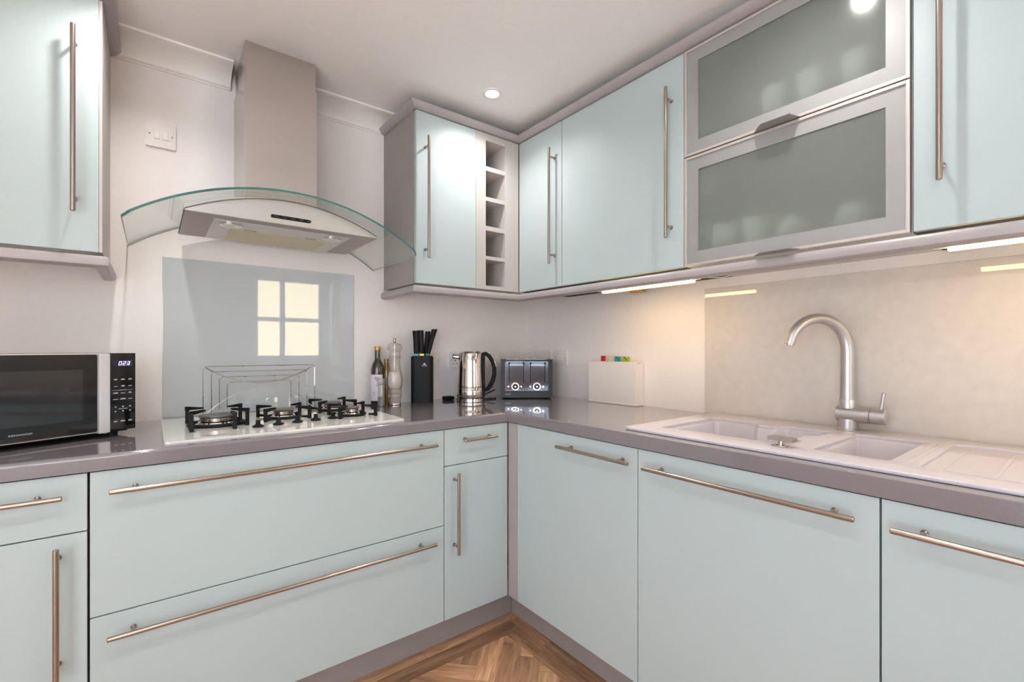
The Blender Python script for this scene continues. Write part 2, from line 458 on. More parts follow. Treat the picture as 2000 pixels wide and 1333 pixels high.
# coving along the hob wall and the left wall
bm = nb()
cp = [(-0.01, CEIL + .004), (0.105, CEIL + .004), (0.105, CEIL - .007), (0.096, CEIL - .009)]
for k in range(9):
    a = R_(90 * k / 8)
    cp.append((0.014 + 0.080 * (1 - math.sin(a)), CEIL - 0.010 - 0.052 * (1 - math.cos(a))))
cp += [(0.006, CEIL - .066), (0.006, CEIL - .071), (-0.01, CEIL - .071)]
bridge(bm, [[Vector((x, -d, z)) for d, z in cp] for x in (XL, -1.530)])
struct(obj('trim_1', bm, M['cove'], smooth=True, angle=25))
bm = nb()
bridge(bm, [[Vector((x, -d, z)) for d, z in cp] for x in (-1.272, 0.0)])
struct(obj('trim_2', bm, M['cove'], smooth=True, angle=25))

# floor planks: a two-strip border and a diagonal herringbone field
def clip(poly, n, d):
    out = []
    for i, p in enumerate(poly):
        q = poly[(i + 1) % len(poly)]
        a = p[0] * n[0] + p[1] * n[1] - d; b = q[0] * n[0] + q[1] * n[1] - d
        if a <= 0: out.append(p)
        if a * b < 0:
            t = a / (a - b); out.append((p[0] + t * (q[0] - p[0]), p[1] + t * (q[1] - p[1])))
    return out
def plank(poly, ang):
    """poly in world xy; grain along ang"""
    if len(poly) < 3: return
    cxp = sum(p[0] for p in poly) / len(poly); cyp = sum(p[1] for p in poly) / len(poly)
    ar = abs(sum(poly[i][0] * poly[(i + 1) % len(poly)][1] - poly[(i + 1) % len(poly)][0] * poly[i][1] for i in range(len(poly)))) / 2
    if ar < 2e-4: return
    ca, sa = math.cos(-ang), math.sin(-ang)
    loc = [((p[0] - cxp) * ca - (p[1] - cyp) * sa, (p[0] - cxp) * sa + (p[1] - cyp) * ca) for p in poly]
    s = 0.0006
    sh = []
    for (a, b) in loc:
        L = math.hypot(a, b); sh.append((a * (1 - s / L), b * (1 - s / L)))
    o = obj('plank', prism(nb(), sh, -0.006, 0.0), M['oak'])
    o.location = (cxp, cyp, 0); o.rotation_euler = (0, 0, ang); o.parent = floor
PX, PY = -0.510, -0.490
FXL, FYF = -2.25, -2.0
x = PX
for (ya, yb, lens) in ((PY, PY - .052, (.44, .52, .5, .6)), (PY - .052, PY - .122, (.62, .48, .6, .5))):
    x = PX if ya == PY else PX - .046
    for ln in lens:
        plank([(x, ya), (x - ln, ya), (x - ln, yb), (x, yb)], 0); x -= ln
for (xa, xb, lens) in ((PX, PX - .046, (.21, .16, .40, .5, .5)), (PX - .046, PX - .118, (.16, .5, .45, .5))):
    y = PY - .052 if xa == PX else PY - .122
    for ln in lens:
        plank([(xa, y), (xa, y - ln), (xb, y - ln), (xb, y)], R_(90)); y -= ln
W_, L_ = 0.075, 0.30
base = Vector((-0.825, -0.80)); rot = R_(45)
ca, sa = math.cos(rot), math.sin(rot)
for j in range(-8, 9):
    for i in range(-34, 35):
        for (p0, q0, w, h, an) in ((i * W_ + j * 2 * L_, i * W_, L_, W_, rot), (i * W_ + L_ + j * 2 * L_, i * W_ + W_ - L_, W_, L_, rot + R_(90))):
            pc = [(p0, q0), (p0 + w, q0), (p0 + w, q0 + h), (p0, q0 + h)]
            pw = [(base.x + a * ca - b * sa, base.y + a * sa + b * ca) for a, b in pc]
            pw = clip(pw, (1, 0), PX - .118); pw = clip(pw, (0, 1), PY - .122)
            pw = clip(pw, (-1, 0), -FXL); pw = clip(pw, (0, -1), -FYF)
            if len(pw) >= 3: plank(pw, an)

# sash window behind the camera (seen in the splashback), plus an unseen window and glazed door added for fill
win = obj('window_1', nb(), M['paintwood']); struct(win)
def wpart(name, b, m, par): return obj(name, b, m, par)
bm = nb()
WX0, WX1, WZ0, WZ1 = -1.02, -0.16, 1.0, 1.98
for (a0, a1, z0, z1) in ((WX0, WX0 + .06, WZ0, WZ1), (WX1 - .13, WX1 - .07, WZ0, WZ1), (WX0, WX1 - .07, WZ1 - .07, WZ1), (WX0, WX1 - .07, WZ0, WZ0 + .05)):
    bx(bm, a0, a1, YF - .20, YF - .12, z0, z1, .004)
wpart('window_frame', bm, M['paintwood'], win)
bm = nb()
gx0, gx1, gz0, gz1 = WX0 + .06, WX1 - .13, WZ0 + .05, WZ1 - .07
for (a0, a1, z0, z1, yy) in ((gx0, gx1, 1.455, 1.497, 0), (-.716, -.668, gz0, gz1, 0), (gx0, gx0 + .04, gz0, gz1, 0), (gx1 - .04, gx1, gz0, gz1, 0), (gx0, gx1, gz0, gz0 + .05, 0), (gx0, gx1, gz1 - .04, gz1, 0)):
    bx(bm, a0, a1, YF - .175, YF - .14, z0, z1, .003)
wpart('sash', bm, M['paintwood'], win)
for (a0, a1) in ((gx0 + .04, -.716), (-.668, gx1 - .04)):
    for (z0, z1) in ((gz0 + .05, 1.455), (1.497, gz1 - .04)):
        wpart('pane', box(a0, a1, YF - .160, YF - .156, z0, z1), M['pane'], win)
bm = box(WX1 - .07, WX1, YF - .23, YF - .002, WZ0, WZ1, .002)
wpart('window_reveal', bm, M['paintwood'], win)
wpart('window_sill', box(WX0 - .03, WX1 + .02, YF - .2, YF + .05, WZ0 - .025, WZ0, .004), M['paintwood'], win)
wpart('sash_catch', box(-.72, -.665, YF - .14, YF - .115, 1.497, 1.512, .004), M['chrome'], win)
win2 = obj('fill_window', nb(), M['paintwood']); struct(win2)  # added window out of view, lets in fill daylight
bm = nb()
for (a0, a1, z0, z1) in ((-2.95, -2.90, .90, 2.06), (-1.90, -1.85, .90, 2.06), (-2.90, -1.90, 2.01, 2.06), (-2.90, -1.90, .90, .95), (-2.42, -2.38, .95, 2.01)):
    bx(bm, a0, a1, YF - .18, YF - .11, z0, z1, .004)
wpart('window_frame', bm, M['paintwood'], win2)
for (a0, a1) in ((-2.90, -2.42), (-2.38, -1.90)):
    wpart('pane', box(a0, a1, YF - .147, YF - .143, .95, 2.01), M['pane'], win2)
dor = obj('fill_door', nb(), M['paintwood']); struct(dor)  # glazed door put in for fill daylight, out of view
bm = nb()
for (a0, a1, z0, z1) in ((-2.98, -2.92, .02, 2.10), (-1.92, -1.86, .02, 2.10), (-2.92, -1.92, 2.04, 2.10), (-2.92, -1.92, .02, .12), (-2.45, -2.39, .12, 2.04)):
    bx(bm, XL - .15, XL - .07, a0, a1, z0, z1, .004)
wpart('door_frame', bm, M['paintwood'], dor)
for (a0, a1) in ((-2.92, -2.45), (-2.39, -1.92)):
    wpart('pane', box(XL - .112, XL - .108, a0, a1, .12, 2.04), M['pane'], dor)

# outside: ground and the neighbouring cream house front with a louvred window
tag(obj('paved_yard', box(-14, 9, -16, 6, -0.6, -0.12), M['paving']), 'unseen yard paving, made pale to bounce light indoors', 'paving')
nh = thing('neighbouring_house', 'cream rendered house front seen through the sash window', 'house', (-0.5, -8.6, -0.12))
obj('wall', box(-2.6, 4.6, -8.9, -8.6, -0.12, 3.2), M['cream'], nh)
sh = obj('louvred_window', box(-0.95, -0.18, -8.6, -8.55, -0.1, 1.25, .004), M['shutter'], nh)
for k in range(9):
    obj('slat', bx(nb(), -0.90, -0.23, -8.558, -8.525, 0.0 + k * .13, 0.09 + k * .13, .004), M['shutter'], sh)

# ------------------------------------------------------------------ base units
YA, XB = -0.5953, -0.6087       # front planes of the base doors
UA, UB = -0.3308, -0.3408       # front planes of the wall doors
ZT, ZB = 0.866, 0.150
def bar_handle(p0, p1, out, par, inset=0.045, r=0.006):
    """bar between p0,p1 (axis line), posts run back along -out to the front"""
    p0, p1, out = Vector(p0), Vector(p1), Vector(out)
    d = (p1 - p0).normalized(); bm = nb()
    bridge(bm, [ring_pts(p0, d, r * .75, 16), ring_pts(p0 + d * .0015, d, r, 16), ring_pts(p1 - d * .0015, d, r, 16), ring_pts(p1, d, r * .75, 16)])
    for q in (p0 + d * inset, p1 - d * inset):
        cyl(bm, q - out * .0348, q, .0045, n=12)
        cyl(bm, q - out * .0349, q - out * .0325, .0065, n=12)
    return obj('handle', bm, M['steel'], par, smooth=True, angle=40)
def frontA(name, par, x0, x1, z0, z1, plane=YA, m='door'):
    return obj(name, box(x0, x1, plane, plane + .019, z0, z1, .0016), M[m], par)
def frontB(name, par, y0, y1, z0, z1, plane=XB, m='door'):
    return obj(name, box(plane, plane + .019, y0, y1, z0, z1, .0016), M[m], par)
G = 0.0017
def base_unit(name, label, x0, x1):
    t = thing(name, label, 'cabinet', ((x0 + x1) / 2, -.3, ZB - .0))
    bm = nb()
    bx(bm, x0 + .0005, x1 - .0005, YA + .021, -.012, ZB, .868)
    obj('body', bm, M['dark'], t)
    return t
xs_ = (-0.6115, -0.9095, -1.8975, -2.4975)
u = base_unit('drawer_cabinet', 'wide mint base cabinet with two deep drawers below the hob', xs_[2], xs_[1])
d = frontA('drawer', u, xs_[2] + .0024, xs_[1] - G, .5092, ZT); bar_handle((-1.858, YA - .035, .8187), (-.954, YA - .035, .8187), (0, -1, 0), d, .05)
d = frontA('drawer', u, xs_[2] + .0024, xs_[1] - G, ZB, .5060); bar_handle((-1.862, YA - .035, .460), (-.958, YA - .035, .460), (0, -1, 0), d, .05)
u = base_unit('base_cabinet', 'narrow mint base cabinet with small drawer and door at the inner corner', xs_[1], xs_[0])
d = frontA('drawer', u, xs_[1] + G, xs_[0], .7293, ZT); bar_handle((-.8405, YA - .035, .8225), (-.6876, YA - .035, .8225), (0, -1, 0), d, .02)
d = frontA('door', u, xs_[1] + G, xs_[0], ZB, .7263); bar_handle((-.8663, YA - .035, .396), (-.8663, YA - .035, .704), (0, -1, 0), d, .03)
u = base_unit('base_cabinet', 'mint base cabinet with drawer over door under the microwave', xs_[3], xs_[2])
d = frontA('drawer', u, xs_[3] + G, xs_[2] - .0024, .7268, ZT); bar_handle((-2.46, YA - .035, .820), (-1.9406, YA - .035, .820), (0, -1, 0), d, .045)
d = frontA('door', u, xs_[3] + G, xs_[2] - .0024, ZB, .7238); bar_handle((-1.951, YA - .035, .392), (-1.951, YA - .035, .704), (0, -1, 0), d, .03)

def base_unit_b(name, label, y0, y1, yd0, yd1, h0, h1, zc, low=.868):
    t = thing(name, label, 'cabinet', (-.3, (y0 + y1) / 2, ZB))
    obj('body', box(XB + .021, -.012, y1 + .0005, y0 - .0005, ZB, low), M['dark'], t)
    d = frontB('door', t, yd1, yd0, ZB, ZT)
    bar_handle((XB - .035, h0, zc), (XB - .035, h1, zc), (-1, 0, 0), d, .045)
    return t
base_unit_b('base_cabinet', 'mint corner base cabinet with short bar handle beside the grey corner post', -.64, -1.2446, -.6575, -1.2432, -.9185, -1.2347, .8228, .70)
base_unit_b('base_cabinet', 'mint full-door base cabinet with long bar handle under the sink bowls', -1.2446, -1.84, -1.2462, -1.8382, -1.2847, -1.8051, .820, .70)
base_unit_b('base_cabinet', 'mint base cabinet under the sink drainer, cut by the right picture edge', -1.84, -2.435, -1.8418, -2.4335, -1.8634, -2.384, .817)
tag(obj('corner_post', box(XB - .0, XB + .02, -.6565, YA - .001, ZB, ZT, .001), M['trim']), 'narrow grey corner filler post between the two runs of base cabinets', 'filler post')
bm = nb(); bx(bm, xs_[3], PX - .0, PY, PY + .016, -.004, ZB, .0008)
tag(obj('plinth', bm, M['plinth']), 'grey plinth board under the hob-side base cabinets', 'plinth')
bm = nb(); bx(bm, PX, PX + .016, -2.435, PY - .0005, -.004, ZB, .0008)
tag(obj('plinth', bm, M['plinth']), 'grey plinth board under the sink-side base cabinets', 'plinth')

# worktop: one L-shaped slab with the sink cut-out
WA, WB = -0.6035, -0.6165
SK = dict(x0=-.50, x1=-.115, y0=-1.86, y1=-1.215)
xs = [xs_[3], WB, SK['x0'], SK['x1'], -.0005]; ys = [-2.435, SK['y0'], SK['y1'], WA, -.0005]
def pres(i, j):
    if j == 3: return True
    if i == 0: return False
    return not (i == 2 and j == 1)
bm = cells(xs, ys, pres, .870, .910)
ed = []
for e in bm.edges:
    a, b = e.verts
    if a.co.z > .909 and b.co.z > .909:
        if (abs(a.co.y - WA) < 1e-5 and abs(b.co.y - WA) < 1e-5 and max(a.co.x, b.co.x) <= WB + 1e-5) or \
           (abs(a.co.x - WB) < 1e-5 and abs(b.co.x - WB) < 1e-5 and max(a.co.y, b.co.y) <= WA + 1e-5): ed.append(e)
bmesh.ops.bevel(bm, geom=ed, offset=.010, segments=5, profile=.5, affect='EDGES')
tag(obj('worktop', bm, M['worktop'], smooth=True, angle=30), 'glossy mauve-grey L-shaped worktop running round the corner', 'worktop')

# ------------------------------------------------------------------ wall units
UZ0, UZ1 = 1.449, 2.180
def wall_unit_a(name, label, x0, x1, cat='cabinet'):
    t = thing(name, label, cat, ((x0 + x1) / 2, -.16, UZ0))
    return t
# left unit
t = wall_unit_a('wall_cabinet', 'tall mint wall cabinet above the microwave', -2.49, -1.889)
obj('body', box(-2.49, -1.8885, UA + .021, -.001, UZ0, UZ1 + .002, .001), M['rack'], t)
d = frontA('door', t, -2.488, -1.8965, UZ0, UZ1, UA)
bar_handle((-1.948, UA - .035, 1.552), (-1.948, UA - .035, 2.0716), (0, -1, 0), d, .042)
obj('side_panel', box(-1.8960, -1.8885, UA + .001, UA + .0215, UZ0, UZ1, .0005), M['rack'], t)
# corner-run door unit
t = wall_unit_a('wall_cabinet', 'mint wall cabinet with grey side panel to the right of the hood', -.90, -.594)
obj('body', box(-.8985, -.594, UA + .021, -.001, UZ0, UZ1 + .002, .001), M['carcass'], t)
obj('side_panel', box(-.9000, -.8990, UA + .0195, -.001, UZ0 - .002, UZ1 + .002), M['carcass'], t)
d = frontA('door', t, -.8945, -.5935, UZ0, UZ1, UA)
bar_handle((-.8521, UA - .035, 1.553), (-.8521, UA - .035, 2.070), (0, -1, 0), d, .04)
# wine rack
t = thing('wine_rack', 'narrow grey laminate wine rack of five open cubbyholes', 'wine rack', (-.467, -.16, UZ0))
rx0, rx1, hx0, hx1 = -.5922, -.3425, -.5379, -.4255
holes = [(1.467, 1.589), (1.606, 1.7255), (1.747, 1.8645), (1.884, 2.006), (2.027, 2.147)]
obj('stile', box(rx0, hx0, UA, -.002, UZ0, UZ1, .0008), M['rack'], t)
obj('stile', box(hx1, rx1, UA, -.002, UZ0, UZ1, .0008), M['rack'], t)
zz = [UZ0] + [q for h in holes for q in h] + [UZ1]
for k in range(0, len(zz), 2):
    obj('shelf', box(hx0, hx1, UA + .0006, -.02, zz[k], zz[k + 1], .0006), M['rack'], t)
obj('back_panel', box(hx0, hx1, -.02, -.004, UZ0, UZ1), M['carcass'], t)
# sink-side units
def wall_unit_b(label, y0, y1):
    t = thing('wall_cabinet', label, 'cabinet', (-.16, (y0 + y1) / 2, UZ0))
    obj('body', box(UB + .021, -.001, y1 + .0004, y0 - .0004, UZ0, UZ1 + .002), M['dark'], t)
    return t
ub = (-.334, -.6355, -1.2335, -1.8335, -2.4335)
t = wall_unit_b('narrow mint wall cabinet in the corner beside the wine rack', ub[0], ub[1])
d = frontB('door', t, ub[1] + G, ub[0], UZ0, UZ1, UB); bar_handle((UB - .035, -.5893, 1.5505), (UB - .035, -.5893, 2.0683), (-1, 0, 0), d, .04)
t = wall_unit_b('wide mint wall cabinet between the narrow corner cabinet and the frosted one', ub[1], ub[2])
d = frontB('door', t, ub[2] + G, ub[1] - G, UZ0, UZ1, UB); bar_handle((UB - .035, -1.1848, 1.553), (UB - .035, -1.1848, 2.074), (-1, 0, 0), d, .04)
t = wall_unit_b('mint wall cabinet to the right of the frosted glass cabinet, cut by the picture edge', ub[3], ub[4])
d = frontB('door', t, ub[4], ub[3] - .004, UZ0, UZ1, UB); bar_handle((UB - .035, -1.889, 1.5506), (UB - .035, -1.889, 2.0706), (-1, 0, 0), d, .04)
# frosted glass unit: open box, one shelf, two lift-up flaps
t = thing('glazed_cabinet', 'wall cabinet with two frosted glass lift-up doors in aluminium frames', 'cabinet', (-.16, -1.5335, UZ0))
bm = nb(); y0, y1 = ub[2], ub[3]
bx(bm, UB + .021, -.001, y0 - .017, y0 - .0005, UZ0, UZ1); bx(bm, UB + .021, -.001, y1 + .0005, y1 + .017, UZ0, UZ1)
bx(bm, UB + .021, -.001, y1 + .017, y0 - .017, UZ0, UZ0 + .018); bx(bm, UB + .021, -.001, y1 + .017, y0 - .017, UZ1 - .018, UZ1)
bx(bm, -.008, -.001, y1 + .017, y0 - .017, UZ0 + .018, UZ1 - .018)
obj('body', bm, M['cabin'], t)
obj('shelf', box(UB + .03, -.009, y1 + .018, y0 - .018, 1.806, 1.824), M['cabin'], t)
def flap(z0, z1):
    Y0, Y1 = y0 - .0015, y1 + .0025
    w = .0475; lip = .008
    bm = nb()
    for (a0, a1, c0, c1) in ((Y1 + lip, Y1 + w, z0 + lip, z1 - lip), (Y0 - w, Y0 - lip, z0 + lip, z1 - lip), (Y1 + w, Y0 - w, z0 + lip, z0 + w), (Y1 + w, Y0 - w, z1 - w, z1 - lip)):
        bx(bm, UB + .003, UB + .017, a0, a1, c0, c1)
    fl = obj('door', bm, M['alu'], t)
    bm = nb()
    for (a0, a1, c0, c1) in ((Y1, Y1 + lip, z0, z1), (Y0 - lip, Y0, z0, z1), (Y1 + lip, Y0 - lip, z0, z0 + lip), (Y1 + lip, Y0 - lip, z1 - lip, z1)):
        bx(bm, UB - .001, UB + .019, a0, a1, c0, c1, .0008)
    obj('frame_lip', bm, M['alu_lip'], fl)
    obj('glass', box(UB + .006, UB + .010, Y1 + w - .004, Y0 - w + .004, z0 + w - .004, z1 - w + .004), M['frost'], fl)
    # trapezoid pull under the bottom rail
    q0, q1 = -1.467, -1.592
    bm = nb()
    prism(bm, [(UB - .0012, q0), (UB - .0012, q1), (UB - .045, q1 + .012), (UB - .045, q0 - .038)], z0 - .001, z0 + .0015, 'z')
    obj('handle', bm, M['alu'], fl)
flap(1.8205, UZ1); flap(UZ0, 1.8165)
# crockery behind the frosted glass
def mug(x, y, z, r=.04, h=.095, m='china'):
    bm = nb()
    lathe(bm, [(r * .8, 0), (r, .008), (r, h), (r - .004, h), (r - .005, .01)], (x, y, z), 20)
    tube(bm, [(x - .0, y - r + .002, z + h * .8), (x, y - r - .02, z + h * .75), (x, y - r - .024, z + h * .45), (x, y - r + .002, z + h * .25)], .004, 6)
    return bm
def tumbler(x, y, z, r=.035, h=.13):
    return lathe(nb(), [(r * .8, 0), (r * .85, .004), (r, h), (r - .003, h), (r * .8, .012)], (x, y, z), 20)
for (yy, zz_, kind, lab) in ((-1.50, 1.824, 't', 'pale tumbler behind the upper frosted door, nearest its handle'),
                             (-1.60, 1.824, 't', 'pale tumbler in the middle behind the upper frosted door'),
                             (-1.71, 1.824, 't', 'pale tumbler rightmost behind the upper frosted door'),
                             (-1.345, 1.467, 'm', 'white mug leftmost behind the lower frosted door'),
                             (-1.445, 1.467, 'm', 'white mug second from left behind the lower frosted door'),
                             (-1.55, 1.467, 'm', 'white mug low in the middle behind the lower frosted door'),
                             (-1.70, 1.467, 'm', 'white mug rightmost behind the lower frosted door')):
    if kind == 't': tag(obj('tumbler', tumbler(-.289, yy, zz_ + .0002), M['china'], smooth=True), lab, 'glass', 'crockery in the frosted cabinet')
    else: tag(obj('mug', mug(-.283, yy, zz_ + .0002, .04, .11 if yy > -1.5 else .085), M['china'], smooth=True), lab, 'mug', 'crockery in the frosted cabinet')

# cornice and pelmet mouldings
cor = [(-.016, 2.1835), (.004, 2.1835), (.010, 2.186), (.018, 2.190), (.026, 2.196), (.030, 2.203), (.030, 2.207), (-.016, 2.207)]
pel = [(-.016, 1.437), (.004, 1.4385), (.011, 1.436), (.0155, 1.430), (.017, 1.421), (.0155, 1.411), (.011, 1.407), (.003, 1.4045), (-.016, 1.4045)]
pathR = [(-.8985, -.002), (-.8985, UA), (UB, UA), (UB, -2.4335)]
tag(obj('cornice', sweep_profile(nb(), pathR, cor), M['trim'], smooth=True, angle=30), 'grey cornice moulding along the top of the corner wall cabinets', 'cornice')
tag(obj('pelmet', sweep_profile(nb(), pathR, pel), M['trim'], smooth=True, angle=30), 'grey rounded pelmet along the bottom of the corner wall cabinets', 'pelmet')
pathL = [(-2.49, UA), (-1.889, UA), (-1.889, -.002)]
tag(obj('cornice', sweep_profile(nb(), pathL, cor), M['trim'], smooth=True, angle=30), 'grey cornice moulding on top of the left wall cabinet', 'cornice')
tag(obj('pelmet', sweep_profile(nb(), pathL, pel), M['trim'], smooth=True, angle=30), 'grey rounded pelmet under the left wall cabinet', 'pelmet')

# ------------------------------------------------------------------ splashbacks
tag(obj('glass_splashback', box(-1.744, -1.0456, -.0065, -.0005, .9165, 1.506, .0012), M['splashA']), 'pale grey glass splashback on the wall behind the hob', 'splashback')
tag(obj('glass_splashback', box(-.0065, -.0005, -2.4335, -1.1171, .9105, 1.412, .0008), M['splashB']), 'glossy cream splashback panel behind the sink and tap', 'splashback')

# ------------------------------------------------------------------ cooker hood
HX = -1.397
t = thing('cooker_hood', 'stainless steel chimney cooker hood with curved glass canopy above the hob', 'cooker hood', (HX, -.2, 1.59))
RG = (0.447 ** 2 + 0.15 ** 2) / (2 * .15)
def gz(x): return 1.690 - RG + math.sqrt(max(0, RG * RG - (x - HX) ** 2))
bm = nb(); nx, ny = 48, 10
TH = .007
grid = {}
for i in range(nx + 1):
    x = HX - .447 + .894 * i / nx
    e = min(x - (HX - .447), (HX + .447) - x)
    yf = -.470 + (0.022 - math.sqrt(max(0, .022 ** 2 - (.022 - e) ** 2)) if e < .022 else 0)
    for j in range(ny + 1):
        y = -.002 + (yf + .002) * j / ny
        slope = -(x - HX) / math.sqrt(RG * RG - (x - HX) ** 2)
        n = Vector((-slope, 0, 1)).normalized()
        p = Vector((x, y, gz(x)))
        grid[i, j, 0] = bm.verts.new(p); grid[i, j, 1] = bm.verts.new(p - n * TH)
for i in range(nx):
    for j in range(ny):
        for k in (0, 1):
            f = bm.faces.new((grid[i, j, k], grid[i + 1, j, k], grid[i + 1, j + 1, k], grid[i, j + 1, k]))
for i in range(nx):
    for j in (0, ny):
        f = bm.faces.new((grid[i, j, 0], grid[i + 1, j, 0], grid[i + 1, j, 1], grid[i, j, 1])); f.material_index = 1 if j else 2
for j in range(ny):
    for i in (0, nx):
        f = bm.faces.new((grid[i, j, 0], grid[i, j + 1, 0], grid[i, j + 1, 1], grid[i, j, 1])); f.material_index = 2
obj('glass_canopy', bm, [M['canopy'], M['glassedge'], M['glassside']], t, smooth=True, angle=40)['label'] = 'curved clear glass canopy with green edge'
# chimney in two telescoping sleeves
CX0, CX1, CYF = -1.518, -1.276, -.268
obj('chimney_sleeve', box(CX0, CX1, CYF, -.003, gz(HX) - .004, 2.148, .0012), M['hoodsteel'], t)
obj('chimney_sleeve', box(CX0 + .004, CX1 - .004, CYF + .004, -.012, 2.148, CEIL - .0005, .0012), M['hoodsteel'], t)
# canopy body: flat underside, front segment follows the glass
BX0, BX1, BZ = -1.697, -1.097, 1.590
def lens_z(x): return min(gz(x) - TH - .0025, 1.5955 + .0755 * (1 - ((x - (BX0 + BX1) / 2) / ((BX1 - BX0) / 2)) ** 2))
pts = [(BX0, BZ), (BX1, BZ)]; ptf = [(BX0, BZ), (BX1, BZ)]
for k in range(25):
    x = BX1 + (BX0 - BX1) * k / 24
    pts.append((x, gz(x) - TH - .0025)); ptf.append((x, lens_z(x)))
bm = prism(nb(), pts, -.385, -.045, 'y')
prism(bm, ptf, -.415, -.385, 'y')
body = obj('canopy_body', bm, M['hoodsteel2'], t)
obj('underside', box(BX0 + .0005, BX1 - .0005, -.4145, -.0455, BZ - .0022, BZ - .0002, .0008), M['under'], body)  # thin plate added to carry the painted underside shade
bm = nb()
tube(bm, [(BX0 + (BX1 - BX0) * k / 30, -.4158, lens_z(BX0 + (BX1 - BX0) * k / 30) - .0006) for k in range(31)], .0019, 6)
obj('gasket', bm, M['gasket'], body, smooth=True)
bm = nb()
tube(bm, [(BX0 - .0005, -.4165, BZ + .001), (BX0 - .0005, -.05, BZ + .001)], .0022, 6)
obj('edge_seal', bm, M['gasket'], body, smooth=True)
obj('filter_panel', box(-1.618, -1.183, -.372, -.055, BZ - .0042, BZ - .0023, .0008), M['panel'], body)
fp = obj('grease_filter', box(-1.560, -1.235, -.255, -.075, BZ - .0065, BZ - .0042, .001), M['filter'], t)
for xx in (-1.565, -1.235):
    l = obj('lamp', lathe(nb(), [(.034, -.003), (.034, 0), (.026, .0005)], (xx, -.318, BZ - .0045), 28), M['chrome'], t, smooth=True)
    obj('lamp_lens', lathe(nb(), [(.024, -.004), (.024, 0)], (xx, -.318, BZ - .0045), 24), M['lens'], l)
for xx in (-1.50, -1.30):
    obj('filter_latch', box(xx - .02, xx + .02, -.272, -.266, BZ - .0075, BZ - .0042, .0008), M['hoodsteel'], t)
cp_ = obj('control_panel', prism(nb(), round_poly([(-1.462, 1.607), (-1.338, 1.607), (-1.338, 1.618), (-1.462, 1.618)], .0045), -.4175, -.4145, 'y'), M['black'], t)
for k in range(5):
    xx = -1.452 + k * .026
    obj('button', bx(nb(), xx - .0, xx + .012, -.4195, -.4172, 1.609, 1.616, .001), M['charcoal'], cp_)

# ------------------------------------------------------------------ hob
HZ = .9100
hob = thing('gas_hob', 'white glass gas hob with four black cast-iron burner grids', 'hob', (-1.40, -.30, HZ))
obj('glass_base', prism(nb(), round_poly([(-1.749, -.557), (-1.049, -.557), (-1.049, -.045), (-1.749, -.045)], .012), HZ + .0002, HZ + .0065), M['hobglass'], hob)
obj('trim_edge', prism(nb(), round_poly([(-1.747, -.555), (-1.051, -.555), (-1.051, -.047), (-1.747, -.047)], .012), HZ + .00005, HZ + .0018), M['chrome'], hob)
S = HZ + .0065
def burner(cx, cy, half, ztop, rcap, wok=False):
    b = obj('burner', lathe(nb(), [(rcap + .016, 0), (rcap + .018, .003), (rcap + .004, .008), (rcap + .002, .012), (rcap - .004, .013)], (cx, cy, S), 32), M['chrome'], hob, smooth=True)
    zc = S + .013
    bm = lathe(nb(), [(rcap - .008, 0), (rcap - .003, .002), (rcap - .003, .013), (rcap - .006, .015)], (cx, cy, zc), 32)
    obj('flame_ring', bm, M['steel'], b, smooth=True)
    bm = lathe(nb(), [(rcap, .0), (rcap + .001, .003), (rcap - .002, .006), (rcap * .5, .007), (.002, .0072)], (cx, cy, zc + .015), 32)
    obj('burner_cap', bm, M['cap'], b, smooth=True)
    if wok:
        bm = lathe(nb(), [(rcap + .030, 0), (rcap + .033, .004), (rcap + .030, .009), (rcap + .021, .010), (rcap + .020, .003)], (cx, cy, S), 36)
        obj('outer_ring', bm, M['iron'], b, smooth=True)
    # grid: a frame with four corner posts and inward fingers
    bm = nb(); w = .0056
    for (ax, ay) in ((-1, -1), (1, -1), (1, 1), (-1, 1)):
        px, py = cx + ax * half, cy + ay * half
        bx(bm, px - w, px + w, py - w, py + w, S + .0002, ztop, .0015)
        d = Vector((-ax, -ay, 0)).normalized(); L = half * .72
        Mx = Matrix.Translation((px, py, 0)) @ Matrix.Rotation(math.atan2(d.y, d.x), 4, 'Z')
        prism(bm, [(-.005, ztop - .013), (-.005, ztop), (L, ztop - .0012), (L, ztop - .0065)], -.0048, .0048, 'y', M=Mx)
        prism(bm, [(-.004, S + .003), (-.004, S + .012), (L * .55, S + .010), (L * .55, S + .003)], -.0045, .0045, 'y', M=Mx)
    tube(bm, [(cx + (rcap + .022) * math.cos(a), cy + (rcap + .022) * math.sin(a), S + .0068) for a in [2 * math.pi * k / 28 for k in range(28)]], .0042, 6, closed=True)
    if wok:
        for (px, py) in ((cx - half, cy - half - .05), (cx + half * .45, cy - half - .058)):
            bx(bm, px - w, px + w, py - w, py + w, S + .0002, ztop - .006, .0015)
            bx(bm, px - w, px + w, py, py + .06, ztop - .014, ztop - .006, .001)
            bx(bm, px - w, px + w, py, py + .06, S + .004, S + .012, .001)
    obj('grid', bm, M['iron'], hob)
burner(-1.602, -.290, .078, .974, .052, True)
burner(-1.392, -.262, .072, .962, .036)
burner(-1.183, -.150, .070, .962, .036)
burner(-1.172, -.355, .066, .960, .026)
for k in range(5):
    xx, yy = -1.503 + k * .0622, -.434 + k * .011
    bm = lathe(nb(), [(.014, 0), (.0175, .002), (.0175, .0045), (.011, .007), (.008, .010)], (xx, yy, S + .0002), 24)
    kn = obj('knob', bm, M['black'], hob, smooth=True)
    bx_ = bx(nb(), xx - .0068, xx + .0068, yy - .0050, yy + .0050, S + .009, S + .023, .0025)
    obj('knob_grip', bx_, M['black'], kn)
for (x0, x1, y) in ((-1.663, -1.60, -.512), (-1.657, -1.598, -.518)):
    obj('printed_mark', box(x0, x1, y - .0012, y + .0012, S, S + .0002), M['ink'], hob)

